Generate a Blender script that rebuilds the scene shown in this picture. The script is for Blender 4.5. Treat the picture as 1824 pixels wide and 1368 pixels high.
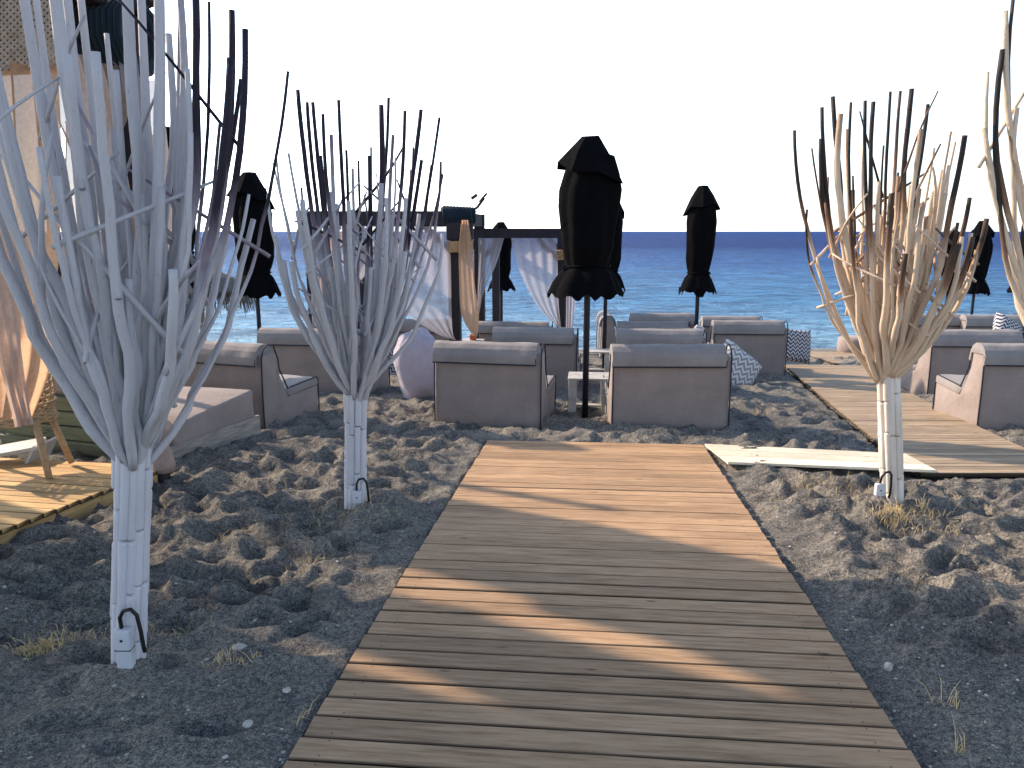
import bpy, bmesh, math, random
import numpy as np
from mathutils import Vector, Matrix, noise

# ------------------------------------------------------------------ camera, sky, sun
for o in list(bpy.data.objects): bpy.data.objects.remove(o)
C = bpy.context.scene.collection
SC = bpy.context.scene
F = 1370.0; PITCH = math.atan(272/F); CAMZ = 1.5; S = 0.0605
cd = bpy.data.cameras.new('camera'); cam = bpy.data.objects.new('camera', cd); C.objects.link(cam)
cam.location = (0, 0, CAMZ); cam.rotation_euler = (math.pi/2-PITCH, 0, 0)
cd.sensor_width = 36; cd.lens = F/1824*36; cd.clip_end = 20000; cd.clip_start = 0.05
SC.camera = cam
SUN_EL = math.radians(30); SUN_AZ = math.radians(-60)       # azimuth from +Y towards +X
to_sun = Vector((math.sin(SUN_AZ)*math.cos(SUN_EL), math.cos(SUN_AZ)*math.cos(SUN_EL), math.sin(SUN_EL)))
w = bpy.data.worlds.new('World'); SC.world = w; w.use_nodes = True
nt = w.node_tree; bg = nt.nodes['Background']
sky = nt.nodes.new('ShaderNodeTexSky'); sky.sky_type = 'NISHITA'; sky.sun_disc = False
sky.sun_elevation = SUN_EL; sky.sun_rotation = SUN_AZ; sky.air_density = 1.0; sky.dust_density = 1.0; sky.ozone_density = 1.5
nt.links.new(sky.outputs[0], bg.inputs[0]); bg.inputs[1].default_value = 0.15
# bright white haze low over the sea, fading out overhead
wtc = nt.nodes.new('ShaderNodeTexCoord'); wsp = nt.nodes.new('ShaderNodeSeparateXYZ'); nt.links.new(wtc.outputs['Generated'], wsp.inputs[0])
wr = nt.nodes.new('ShaderNodeValToRGB'); we = wr.color_ramp.elements
we[0].position = 0.0; we[0].color = (.56, .61, .68, 1); we[1].position = .55; we[1].color = (0, 0.01, 0.03, 1)
wk = we.new(.28); wk.color = (.50, .59, .72, 1)
nt.links.new(wsp.outputs[2], wr.inputs[0]); bg2 = nt.nodes.new('ShaderNodeBackground'); nt.links.new(wr.outputs[0], bg2.inputs[0]); wd = nt.nodes.new('ShaderNodeVectorMath'); wd.operation = 'DOT_PRODUCT'; wd.inputs[1].default_value = Vector((to_sun.x, to_sun.y, 0)).normalized()
nt.links.new(wtc.outputs['Generated'], wd.inputs[0]); wm = nt.nodes.new('ShaderNodeMapRange'); wm.inputs[1].default_value = 0.1; wm.inputs[2].default_value = .95; wm.inputs[3].default_value = .85; wm.inputs[4].default_value = 3.2
wm.interpolation_type = 'SMOOTHSTEP'; nt.links.new(wd.outputs['Value'], wm.inputs[0]); nt.links.new(wm.outputs[0], bg2.inputs[1])
was = nt.nodes.new('ShaderNodeAddShader'); nt.links.new(bg.outputs[0], was.inputs[0]); nt.links.new(bg2.outputs[0], was.inputs[1])
nt.links.new(was.outputs[0], nt.nodes['World Output'].inputs[0])
sl = bpy.data.lights.new('sun', 'SUN'); sun = bpy.data.objects.new('sun', sl); C.objects.link(sun)
sl.energy = 5.0; sl.angle = math.radians(0.9); sl.color = (1.0, 0.80, 0.60)
sun.rotation_euler = to_sun.to_track_quat('Z', 'Y').to_euler(); sun.location = (-20, 15, 20)
SC.view_settings.view_transform = 'Standard'; SC.view_settings.look = 'None'
SC.view_settings.exposure = 0.65; SC.view_settings.gamma = 1.0

# ------------------------------------------------------------------ helpers
rng = random.Random(7)
CP, SP = math.cos(PITCH), math.sin(PITCH)
def ray(px, py):
    a = (px-912)/F; b = -(py-684)/F
    return Vector((a, CP+b*SP, -SP+b*CP))
def P(px, py, Y):
    d = ray(px, py); t = Y/d.y
    return Vector((0, 0, CAMZ))+d*t
def G(px, py, dz=0.0):
    d = ray(px, py); t = (dz-CAMZ)/(d.z+S*d.y)
    return Vector((0, 0, CAMZ))+d*t
def gz(x, y, dz=0.0): return Vector((x, y, -S*y+dz))

def tag(o, label=None, cat=None, group=None, kind=None):
    if label: o['label'] = label
    if cat: o['category'] = cat
    if group: o['group'] = group
    if kind: o['kind'] = kind
    return o
def thing(name, label, cat, loc=(0, 0, 0), rz=0.0, group=None, scale=1.0):
    o = bpy.data.objects.new(name, None); C.objects.link(o)
    o.location = loc; o.rotation_euler = (0, 0, rz); o.empty_display_size = 0.2
    o.scale = (scale,)*3
    return tag(o, label, cat, group)
def dup(root, loc, rz=0.0, label=None, group=None, scale=None):
    r = root.copy(); C.objects.link(r); r.location = loc; r.rotation_euler = (0, 0, rz)
    if scale is not None: r.scale = scale if hasattr(scale, '__len__') else (scale,)*3
    if label: r['label'] = label
    if group: r['group'] = group
    for ch in list(root.children):
        c = ch.copy(); C.objects.link(c); c.parent = r
        for g in ch.children:
            d = g.copy(); C.objects.link(d); d.parent = c
    return r

class MB:
    def __init__(s): s.v = []; s.f = []; s.c = []
    def add(s, vs, fs, c=0.0):
        n = len(s.v); s.v += [tuple(v) for v in vs]; s.f += [tuple(i+n for i in f) for f in fs]
        s.c += list(c) if hasattr(c, '__len__') else [c]*len(vs)
        return s
    def box(s, lo, hi, M=None, c=0.0):
        x0, y0, z0 = lo; x1, y1, z1 = hi
        vs = [Vector(p) for p in ((x0,y0,z0),(x1,y0,z0),(x1,y1,z0),(x0,y1,z0),(x0,y0,z1),(x1,y0,z1),(x1,y1,z1),(x0,y1,z1))]
        if M: vs = [M @ v for v in vs]
        return s.add(vs, [(3,2,1,0),(4,5,6,7),(0,1,5,4),(1,2,6,5),(2,3,7,6),(3,0,4,7)], c)
    def beam(s, a, b, w, h, c=0.0):
        a = Vector(a); b = Vector(b); d = b-a; L = d.length
        q = d.to_track_quat('X', 'Z').to_matrix().to_4x4(); M = Matrix.Translation(a) @ q
        return s.box((0, -w/2, -h/2), (L, w/2, h/2), M, c)
    def tube(s, pts, rad, n=8, c=0.0, cap=True):
        pts = [Vector(p) for p in pts]; m = len(pts)
        if not hasattr(rad, '__len__'): rad = [rad]*m
        if not hasattr(c, '__len__'): c = [c]*m
        up = None; vs = []; cc = []
        for i, p in enumerate(pts):
            t = (pts[min(i+1, m-1)]-pts[max(i-1, 0)])
            t = t.normalized() if t.length > 1e-9 else Vector((0, 0, 1))
            if up is None: up = t.orthogonal().normalized()
            up = (up-t*up.dot(t)); up = up.normalized() if up.length > 1e-6 else t.orthogonal().normalized()
            sd = t.cross(up)
            for k in range(n):
                a = 2*math.pi*k/n
                vs.append(p+(up*math.cos(a)+sd*math.sin(a))*rad[i]); cc.append(c[i])
        fs = [(i*n+k, i*n+(k+1) % n, (i+1)*n+(k+1) % n, (i+1)*n+k) for i in range(m-1) for k in range(n)]
        if cap: fs += [tuple(range(n-1, -1, -1)), tuple((m-1)*n+k for k in range(n))]
        return s.add(vs, fs, cc)
    def build(s, name, mat, parent=None, smooth=False, bevel=0.0, world=False, segs=2, subdiv=0, soft=0.0):
        me = bpy.data.meshes.new(name)
        vs = s.v
        if world and parent is not None:
            l = parent.location; vs = [(v[0]-l.x, v[1]-l.y, v[2]-l.z) for v in vs]
        me.from_pydata(vs, [], s.f)
        if any(s.c):
            at = me.attributes.new('tint', 'FLOAT', 'POINT'); at.data.foreach_set('value', s.c)
        if bevel or subdiv:
            bm = bmesh.new(); bm.from_mesh(me)
            if bevel: bmesh.ops.bevel(bm, geom=list(bm.edges), offset=bevel, segments=segs, profile=0.5, affect='EDGES', clamp_overlap=True)
            if subdiv:
                big = [e for e in bm.edges if e.calc_length() > 0.12]
                bmesh.ops.subdivide_edges(bm, edges=big, cuts=subdiv, use_grid_fill=True)
            if soft:
                bm.normal_update()
                for v in bm.verts:
                    v.co += v.normal*soft*(noise.noise(v.co*5)+0.5*noise.noise(v.co*13))
            bm.to_mesh(me); bm.free()
        me.materials.append(mat)
        if smooth: me.polygons.foreach_set('use_smooth', [True]*len(me.polygons))
        me.update()
        o = bpy.data.objects.new(name, me); C.objects.link(o)
        if parent is not None: o.parent = parent
        if smooth and bevel: 
            try: me.set_sharp_from_angle(angle=math.radians(50))
            except Exception: pass
        return o

# ------------------------------------------------------------------ materials
def new_mat(name):
    m = bpy.data.materials.new(name); m.use_nodes = True
    return m, m.node_tree.nodes, m.node_tree.links, m.node_tree.nodes['Principled BSDF']
def setin(b, k, v):
    if k in b.inputs: b.inputs[k].default_value = v
def basic(name, c1, c2=None, rough=0.7, scale=6.0, bump=0.2, bscale=None, spec=0.3, metal=0.0, bdist=0.01, stretch=None, detail=6):
    m, N, L, b = new_mat(name)
    c2 = c2 or tuple(x*0.75 for x in c1)
    tc = N.new('ShaderNodeTexCoord'); mp = N.new('ShaderNodeMapping')
    L.new(tc.outputs['Object'], mp.inputs[0])
    if stretch: mp.inputs['Scale'].default_value = stretch
    n = N.new('ShaderNodeTexNoise'); n.inputs['Scale'].default_value = scale; n.inputs['Detail'].default_value = detail
    L.new(mp.outputs[0], n.inputs['Vector'])
    r = N.new('ShaderNodeValToRGB'); r.color_ramp.elements[0].position = 0.3; r.color_ramp.elements[1].position = 0.7
    r.color_ramp.elements[0].color = (*c2, 1); r.color_ramp.elements[1].color = (*c1, 1)
    L.new(n.outputs[0], r.inputs[0]); L.new(r.outputs[0], b.inputs['Base Color'])
    b.inputs['Roughness'].default_value = rough; setin(b, 'Specular IOR Level', spec); b.inputs['Metallic'].default_value = metal
    if bump:
        n2 = N.new('ShaderNodeTexNoise'); n2.inputs['Scale'].default_value = bscale or scale*6; n2.inputs['Detail'].default_value = 5
        L.new(mp.outputs[0], n2.inputs['Vector'])
        bp = N.new('ShaderNodeBump'); bp.inputs['Strength'].default_value = bump; bp.inputs['Distance'].default_value = bdist
        L.new(n2.outputs[0], bp.inputs['Height']); L.new(bp.outputs[0], b.inputs['Normal'])
    return m
def fabric(name, c1, c2, weave=420.0, wr=0.35):
    m, N, L, b = new_mat(name)
    tc = N.new('ShaderNodeTexCoord')
    n = N.new('ShaderNodeTexNoise'); n.inputs['Scale'].default_value = 3.5; n.inputs['Detail'].default_value = 8; n.inputs['Roughness'].default_value = .6
    L.new(tc.outputs['Object'], n.inputs['Vector'])
    n3 = N.new('ShaderNodeTexNoise'); n3.inputs['Scale'].default_value = 90; n3.inputs['Detail'].default_value = 3
    L.new(tc.outputs['Object'], n3.inputs['Vector'])
    mx = N.new('ShaderNodeMath'); mx.operation = 'MULTIPLY_ADD'; mx.inputs[1].default_value = 0.35; L.new(n3.outputs[0], mx.inputs[0]); L.new(n.outputs[0], mx.inputs[2])
    r = N.new('ShaderNodeValToRGB'); r.color_ramp.elements[0].position = 0.5; r.color_ramp.elements[1].position = 0.85
    r.color_ramp.elements[0].color = (*c2, 1); r.color_ramp.elements[1].color = (*c1, 1)
    L.new(mx.outputs[0], r.inputs[0]); L.new(r.outputs[0], b.inputs['Base Color'])
    b.inputs['Roughness'].default_value = 0.9; setin(b, 'Specular IOR Level', 0.15); setin(b, 'Sheen Weight', 0.15)
    n2 = N.new('ShaderNodeTexNoise'); n2.inputs['Scale'].default_value = 7; n2.inputs['Detail'].default_value = 3; n2.inputs['Distortion'].default_value = .7
    L.new(tc.outputs['Object'], n2.inputs['Vector'])
    bp = N.new('ShaderNodeBump'); bp.inputs['Strength'].default_value = wr; bp.inputs['Distance'].default_value = 0.03
    L.new(n2.outputs[0], bp.inputs['Height'])
    bp2 = N.new('ShaderNodeBump'); bp2.inputs['Strength'].default_value = 0.25; bp2.inputs['Distance'].default_value = 0.002
    L.new(n3.outputs[0], bp2.inputs['Height']); L.new(bp.outputs[0], bp2.inputs['Normal']); L.new(bp2.outputs[0], b.inputs['Normal'])
    return m
def wood(name, cols, axis_scale=(1.2, 14, 14), rough=0.75, island=True):
    """planks: random shade per plank + grain along x of the object + darker knots"""
    m, N, L, b = new_mat(name)
    tc = N.new('ShaderNodeTexCoord'); geo = N.new('ShaderNodeNewGeometry')
    add = N.new('ShaderNodeVectorMath'); add.operation = 'ADD'
    cmb = N.new('ShaderNodeCombineXYZ'); sc = N.new('ShaderNodeMath'); sc.operation = 'MULTIPLY'; sc.inputs[1].default_value = 37
    L.new(geo.outputs['Random Per Island'], sc.inputs[0]); L.new(sc.outputs[0], cmb.inputs[0]); L.new(sc.outputs[0], cmb.inputs[2])
    L.new(tc.outputs['Object'], add.inputs[0]); L.new(cmb.outputs[0], add.inputs[1])
    mp = N.new('ShaderNodeMapping'); mp.inputs['Scale'].default_value = axis_scale; L.new(add.outputs[0], mp.inputs[0])
    g = N.new('ShaderNodeTexNoise'); g.inputs['Scale'].default_value = 4; g.inputs['Detail'].default_value = 9; g.inputs['Roughness'].default_value = .65
    L.new(mp.outputs[0], g.inputs['Vector'])
    g2 = N.new('ShaderNodeTexNoise'); g2.inputs['Scale'].default_value = 1.1; g2.inputs['Detail'].default_value = 4
    L.new(add.outputs[0], g2.inputs['Vector'])
    r = N.new('ShaderNodeValToRGB'); e = r.color_ramp.elements
    e[0].position = 0.32; e[0].color = (*cols[0], 1); e[1].position = 0.72; e[1].color = (*cols[2], 1)
    k = e.new(0.5); k.color = (*cols[1], 1)
    L.new(g.outputs[0], r.inputs[0])
    v = N.new('ShaderNodeMath'); v.operation = 'MULTIPLY_ADD'; v.inputs[1].default_value = 0.34; v.inputs[2].default_value = 0.82
    L.new(geo.outputs['Random Per Island'], v.inputs[0])
    v2 = N.new('ShaderNodeMath'); v2.operation = 'MULTIPLY_ADD'; v2.inputs[1].default_value = 0.9; v2.inputs[2].default_value = 0.55
    L.new(g2.outputs[0], v2.inputs[0])
    v3 = N.new('ShaderNodeMath'); v3.operation = 'MULTIPLY'; L.new(v.outputs[0], v3.inputs[0]); L.new(v2.outputs[0], v3.inputs[1])
    # knots
    vo = N.new('ShaderNodeTexVoronoi'); vo.inputs['Scale'].default_value = 5.0; vo.inputs['Randomness'].default_value = 1.0
    mp3 = N.new('ShaderNodeMapping'); mp3.inputs['Scale'].default_value = (0.55, 1.6, 1.6); L.new(add.outputs[0], mp3.inputs[0]); L.new(mp3.outputs[0], vo.inputs['Vector'])
    kr = N.new('ShaderNodeValToRGB'); kr.color_ramp.elements[0].position = 0.02; kr.color_ramp.elements[0].color = (.35, .3, .28, 1); kr.color_ramp.elements[1].position = 0.09
    kr.color_ramp.elements[1].color = (1, 1, 1, 1); L.new(vo.outputs['Distance'], kr.inputs[0])
    mul = N.new('ShaderNodeVectorMath'); mul.operation = 'SCALE'; L.new(r.outputs[0], mul.inputs[0]); L.new(v3.outputs[0], mul.inputs['Scale'])
    mul2 = N.new('ShaderNodeVectorMath'); mul2.operation = 'MULTIPLY'; L.new(mul.outputs[0], mul2.inputs[0]); L.new(kr.outputs[0], mul2.inputs[1])
    ea = N.new('ShaderNodeAttribute'); ea.attribute_name = 'tint'; em = N.new('ShaderNodeMath'); em.operation = 'MULTIPLY_ADD'; em.inputs[1].default_value = -.86; em.inputs[2].default_value = 1  # tint darkens: painted gap shade on plank edges, dark screw heads
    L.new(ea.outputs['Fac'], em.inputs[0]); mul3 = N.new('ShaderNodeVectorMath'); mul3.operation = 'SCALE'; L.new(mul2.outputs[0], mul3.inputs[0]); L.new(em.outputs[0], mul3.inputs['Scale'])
    L.new(mul3.outputs[0], b.inputs['Base Color'])
    b.inputs['Roughness'].default_value = rough; setin(b, 'Specular IOR Level', 0.25)
    bp = N.new('ShaderNodeBump'); bp.inputs['Strength'].default_value = 0.5; bp.inputs['Distance'].default_value = 0.004
    L.new(g.outputs[0], bp.inputs['Height']); L.new(bp.outputs[0], b.inputs['Normal'])
    return m
def sheer(name, col, trans=0.3, tl=0.5):
    m, N, L, b = new_mat(name); N.remove(b); out = N['Material Output']
    tc = N.new('ShaderNodeTexCoord'); n = N.new('ShaderNodeTexNoise'); n.inputs['Scale'].default_value = 45; n.inputs['Detail'].default_value = 4
    L.new(tc.outputs['Object'], n.inputs['Vector'])
    r = N.new('ShaderNodeValToRGB'); r.color_ramp.elements[0].position = .3; r.color_ramp.elements[1].position = .7
    r.color_ramp.elements[0].color = (*[c*.82 for c in col], 1); r.color_ramp.elements[1].color = (*col, 1); L.new(n.outputs[0], r.inputs[0])
    d = N.new('ShaderNodeBsdfDiffuse'); t = N.new('ShaderNodeBsdfTranslucent'); tr = N.new('ShaderNodeBsdfTransparent')
    L.new(r.outputs[0], d.inputs[0]); L.new(r.outputs[0], t.inputs[0])
    m1 = N.new('ShaderNodeMixShader'); m1.inputs[0].default_value = tl; L.new(d.outputs[0], m1.inputs[1]); L.new(t.outputs[0], m1.inputs[2])
    m2 = N.new('ShaderNodeMixShader'); m2.inputs[0].default_value = trans; L.new(m1.outputs[0], m2.inputs[1]); L.new(tr.outputs[0], m2.inputs[2])
    L.new(m2.outputs[0], out.inputs[0])
    return m
def chevron(name, ca, cb, n=7.0, k=9.0):
    m, N, L, b = new_mat(name)
    tc = N.new('ShaderNodeTexCoord'); sp = N.new('ShaderNodeSeparateXYZ'); L.new(tc.outputs['UV'], sp.inputs[0])
    def mth(op, a, bb=None, c=None):
        x = N.new('ShaderNodeMath'); x.operation = op
        for i, q in enumerate((a, bb, c)):
            if q is None: continue
            if isinstance(q, (int, float)): x.inputs[i].default_value = q
            else: L.new(q, x.inputs[i])
        return x.outputs[0]
    zz = mth('PINGPONG', mth('MULTIPLY', sp.outputs[0], n), 0.5)
    s = mth('FRACT', mth('MULTIPLY_ADD', sp.outputs[1], k, mth('MULTIPLY', zz, 1.6)))
    n1 = N.new('ShaderNodeTexNoise'); n1.inputs['Scale'].default_value = 40; L.new(tc.outputs['UV'], n1.inputs['Vector'])
    s2 = mth('GREATER_THAN', mth('MULTIPLY_ADD', n1.outputs[0], .12, s), 0.56)
    mix = N.new('ShaderNodeMix'); mix.data_type = 'RGBA'; L.new(s2, mix.inputs[0])
    mix.inputs[6].default_value = (*ca, 1); mix.inputs[7].default_value = (*cb, 1)
    L.new(mix.outputs[2], b.inputs['Base Color']); b.inputs['Roughness'].default_value = .9; setin(b, 'Specular IOR Level', .1)
    return m

def tree_mat(name, white, dark, mid):
    m, N, L, b = new_mat(name)
    at = N.new('ShaderNodeAttribute'); at.attribute_name = 'tint'
    tc = N.new('ShaderNodeTexCoord'); mp = N.new('ShaderNodeMapping'); mp.inputs['Scale'].default_value = (14, 14, 2.5)
    L.new(tc.outputs['Object'], mp.inputs[0])
    n = N.new('ShaderNodeTexNoise'); n.inputs['Scale'].default_value = 3; n.inputs['Detail'].default_value = 7; L.new(mp.outputs[0], n.inputs['Vector'])
    ma = N.new('ShaderNodeMath'); ma.operation = 'MULTIPLY_ADD'; ma.inputs[1].default_value = .3; L.new(n.outputs[0], ma.inputs[0])
    sb = N.new('ShaderNodeMath'); sb.operation = 'SUBTRACT'; sb.inputs[1].default_value = .15; L.new(at.outputs['Fac'], sb.inputs[0]); L.new(sb.outputs[0], ma.inputs[2])
    r = N.new('ShaderNodeValToRGB'); e = r.color_ramp.elements
    e[0].position = .15; e[0].color = (*white, 1); e[1].position = .85; e[1].color = (*dark, 1); k = e.new(.5); k.color = (*mid, 1)
    L.new(ma.outputs[0], r.inputs[0])
    # worn paint / scuffs
    n2 = N.new('ShaderNodeTexNoise'); n2.inputs['Scale'].default_value = 9; n2.inputs['Detail'].default_value = 8; n2.inputs['Roughness'].default_value = .7
    L.new(mp.outputs[0], n2.inputs['Vector'])
    r2 = N.new('ShaderNodeValToRGB'); r2.color_ramp.elements[0].position = .27; r2.color_ramp.elements[0].color = (.45, .38, .3, 1); r2.color_ramp.elements[1].position = .4
    r2.color_ramp.elements[1].color = (1, 1, 1, 1); L.new(n2.outputs[0], r2.inputs[0])
    mu = N.new('ShaderNodeVectorMath'); mu.operation = 'MULTIPLY'; L.new(r.outputs[0], mu.inputs[0]); L.new(r2.outputs[0], mu.inputs[1])
    L.new(mu.outputs[0], b.inputs['Base Color']); b.inputs['Roughness'].default_value = .65; setin(b, 'Specular IOR Level', .25)
    bp = N.new('ShaderNodeBump'); bp.inputs['Strength'].default_value = .7; bp.inputs['Distance'].default_value = .008
    L.new(n2.outputs[0], bp.inputs['Height']); L.new(bp.outputs[0], b.inputs['Normal'])
    return m

def sand_mat():
    m, N, L, b = new_mat('black_sand')
    tc = N.new('ShaderNodeTexCoord')
    def tn(s, d=4, rg=.6):
        n = N.new('ShaderNodeTexNoise'); n.inputs['Scale'].default_value = s; n.inputs['Detail'].default_value = d; n.inputs['Roughness'].default_value = rg
        L.new(tc.outputs['Object'], n.inputs['Vector']); return n
    big = tn(1.3, 5); mid = tn(17, 8, .75); fine = tn(150, 4, .9)
    r = N.new('ShaderNodeValToRGB'); e = r.color_ramp.elements
    e[0].position = .3; e[0].color = (.10, .11, .12, 1); e[1].position = .70; e[1].color = (.37, .335, .285, 1)
    a = N.new('ShaderNodeMath'); a.operation = 'MULTIPLY_ADD'; a.inputs[1].default_value = .5; L.new(mid.outputs[0], a.inputs[0])
    a2 = N.new('ShaderNodeMath'); a2.operation = 'MULTIPLY'; a2.inputs[1].default_value = .5; L.new(big.outputs[0], a2.inputs[0]); L.new(a2.outputs[0], a.inputs[2])
    L.new(a.outputs[0], r.inputs[0])
    rf = N.new('ShaderNodeValToRGB'); ef = rf.color_ramp.elements
    ef[0].position = .38; ef[0].color = (.25, .26, .28, 1); ef[1].position = .62; ef[1].color = (2.1, 2.05, 1.98, 1)
    L.new(fine.outputs[0], rf.inputs[0])
    gr = tn(48, 5, .85); rg_ = N.new('ShaderNodeValToRGB'); rg_.color_ramp.elements[0].position = .40; rg_.color_ramp.elements[0].color = (.5, .52, .55, 1); rg_.color_ramp.elements[1].position = .60
    rg_.color_ramp.elements[1].color = (1.5, 1.47, 1.42, 1); L.new(gr.outputs[0], rg_.inputs[0])
    mu0 = N.new('ShaderNodeVectorMath'); mu0.operation = 'MULTIPLY'; L.new(r.outputs[0], mu0.inputs[0]); L.new(rg_.outputs[0], mu0.inputs[1])
    mu = N.new('ShaderNodeVectorMath'); mu.operation = 'MULTIPLY'; L.new(mu0.outputs[0], mu.inputs[0]); L.new(rf.outputs[0], mu.inputs[1])
    # pale grit grains
    vo = N.new('ShaderNodeTexVoronoi'); vo.inputs['Scale'].default_value = 75; L.new(tc.outputs['Object'], vo.inputs['Vector'])
    sp = N.new('ShaderNodeSeparateColor'); L.new(vo.outputs['Color'], sp.inputs[0])
    g1 = N.new('ShaderNodeMath'); g1.operation = 'GREATER_THAN'; g1.inputs[1].default_value = .955; L.new(sp.outputs[0], g1.inputs[0])
    g2 = N.new('ShaderNodeMath'); g2.operation = 'LESS_THAN'; g2.inputs[1].default_value = .28; L.new(vo.outputs['Distance'], g2.inputs[0])
    g3 = N.new('ShaderNodeMath'); g3.operation = 'MULTIPLY'; L.new(g1.outputs[0], g3.inputs[0]); L.new(g2.outputs[0], g3.inputs[1])
    mix = N.new('ShaderNodeMix'); mix.data_type = 'RGBA'; L.new(g3.outputs[0], mix.inputs[0]); L.new(mu.outputs[0], mix.inputs[6]); mix.inputs[7].default_value = (.40, .39, .38, 1)
    L.new(mix.outputs[2], b.inputs['Base Color']); b.inputs['Roughness'].default_value = .95; setin(b, 'Specular IOR Level', .12)
    bp = N.new('ShaderNodeBump'); bp.inputs['Strength'].default_value = 1.0; bp.inputs['Distance'].default_value = .045; L.new(mid.outputs[0], bp.inputs['Height'])
    bp2 = N.new('ShaderNodeBump'); bp2.inputs['Strength'].default_value = 1.0; bp2.inputs['Distance'].default_value = .012; L.new(fine.outputs[0], bp2.inputs['Height'])
    L.new(bp.outputs[0], bp2.inputs['Normal']); L.new(bp2.outputs[0], b.inputs['Normal'])
    return m
def sea_mat():
    m, N, L, b = new_mat('sea_water'); N.remove(b); out = N['Material Output']
    tc = N.new('ShaderNodeTexCoord')
    def tn(sc, s, d, dist=0, rg=.62):
        mp = N.new('ShaderNodeMapping'); mp.inputs['Scale'].default_value = sc; L.new(tc.outputs['Object'], mp.inputs[0])
        n = N.new('ShaderNodeTexNoise'); n.inputs['Scale'].default_value = s; n.inputs['Detail'].default_value = d; n.inputs['Roughness'].default_value = rg; n.inputs['Distortion'].default_value = dist
        L.new(mp.outputs[0], n.inputs['Vector']); return n
    n1 = tn((.6, 1, 1), 2.2, 6, .8); n2 = tn((.5, 1, 1), .35, 9, .5)
    ad = N.new('ShaderNodeMath'); ad.operation = 'MULTIPLY_ADD'; ad.inputs[1].default_value = 3.2; L.new(n2.outputs[0], ad.inputs[0]); L.new(n1.outputs[0], ad.inputs[2])
    bp = N.new('ShaderNodeBump'); bp.inputs['Strength'].default_value = 1.0; bp.inputs['Distance'].default_value = 1.0
    L.new(ad.outputs[0], bp.inputs['Height'])
    # shallow water is paler than the deep; light and dark of wave facets painted in by noise
    sp = N.new('ShaderNodeSeparateXYZ'); L.new(tc.outputs['Object'], sp.inputs[0])
    mr = N.new('ShaderNodeMapRange'); mr.inputs[1].default_value = 14; mr.inputs[2].default_value = 150; mr.clamp = True; L.new(sp.outputs[1], mr.inputs[0])
    r = N.new('ShaderNodeValToRGB'); e = r.color_ramp.elements
    e[0].position = 0; e[0].color = (.16, .32, .47, 1); e[1].position = 1; e[1].color = (.0, .020, .15, 1); k = e.new(.13); k.color = (.03, .15, .36, 1); k = e.new(.42); k.color = (.001, .055, .25, 1)
    L.new(mr.outputs[0], r.inputs[0])
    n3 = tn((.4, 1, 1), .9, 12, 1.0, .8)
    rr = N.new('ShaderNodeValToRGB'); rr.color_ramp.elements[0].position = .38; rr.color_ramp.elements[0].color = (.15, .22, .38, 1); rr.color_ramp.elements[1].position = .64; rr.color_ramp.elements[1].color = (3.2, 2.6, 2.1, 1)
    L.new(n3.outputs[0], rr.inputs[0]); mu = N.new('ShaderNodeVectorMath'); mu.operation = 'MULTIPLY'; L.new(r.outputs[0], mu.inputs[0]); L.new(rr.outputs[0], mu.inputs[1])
    d = N.new('ShaderNodeBsdfDiffuse'); L.new(mu.outputs[0], d.inputs[0]); L.new(bp.outputs[0], d.inputs['Normal'])
    g = N.new('ShaderNodeBsdfGlossy'); g.inputs['Roughness'].default_value = .12; g.inputs[0].default_value = (.62, .85, 1, 1); L.new(bp.outputs[0], g.inputs['Normal'])
    g2 = N.new('ShaderNodeBsdfGlossy'); g2.inputs['Roughness'].default_value = .42; L.new(bp.outputs[0], g2.inputs['Normal'])
    gm = N.new('ShaderNodeMixShader'); gm.inputs[0].default_value = .45; L.new(g.outputs[0], gm.inputs[1]); L.new(g2.outputs[0], gm.inputs[2])
    fr = N.new('ShaderNodeFresnel'); fr.inputs[0].default_value = 1.33; L.new(bp.outputs[0], fr.inputs['Normal'])
    mn = N.new('ShaderNodeMath'); mn.operation = 'MINIMUM'; cp = N.new('ShaderNodeMath'); cp.operation = 'MULTIPLY_ADD'; cp.inputs[1].default_value = -.27; cp.inputs[2].default_value = .38; L.new(mr.outputs[0], cp.inputs[0]); L.new(fr.outputs[0], mn.inputs[0]); L.new(cp.outputs[0], mn.inputs[1])
    mx = N.new('ShaderNodeMixShader'); L.new(mn.outputs[0], mx.inputs[0]); L.new(d.outputs[0], mx.inputs[1]); L.new(gm.outputs[0], mx.inputs[2]); L.new(mx.outputs[0], out.inputs[0])
    return m

M_sand = sand_mat(); M_sea = sea_mat()
M_deck = wood('deck_wood', ((.24, .145, .078), (.36, .23, .13), (.46, .31, .185)))
M_deck2 = wood('weathered_deck_wood', ((.20, .14, .09), (.33, .245, .16), (.42, .325, .225)))
M_yel = wood('yellow_deck_wood', ((.38, .21, .08), (.52, .32, .13), (.62, .42, .2)))
M_olive = wood('olive_stained_wood', ((.10, .10, .06), (.16, .16, .095), (.22, .21, .13)))
M_grey = wood('grey_weathered_wood', ((.14, .12, .10), (.24, .21, .18), (.33, .29, .25)))
M_grey_y = wood('grey_weathered_rail', ((.14, .12, .10), (.24, .21, .18), (.33, .29, .25)), (14, 1.2, 14))
M_yel_y = wood('yellow_joist_wood', ((.30, .17, .07), (.42, .26, .11), (.5, .34, .17)), (14, 1.2, 14))
M_pale = wood('bleached_board', ((.5, .42, .30), (.62, .55, .42), (.72, .66, .54)))
M_whitewood = basic('white_painted_wood', (.55, .52, .48), (.38, .34, .30), .6, 12, .3, 60)
M_sofa = fabric('taupe_canvas', (.285, .232, .208), (.225, .182, .165))
M_sofa_top = fabric('grey_taupe_canvas', (.27, .245, .235), (.205, .185, .18))
M_pipe = basic('dark_piping', (.02, .02, .035), None, .6, 20, 0)
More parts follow.
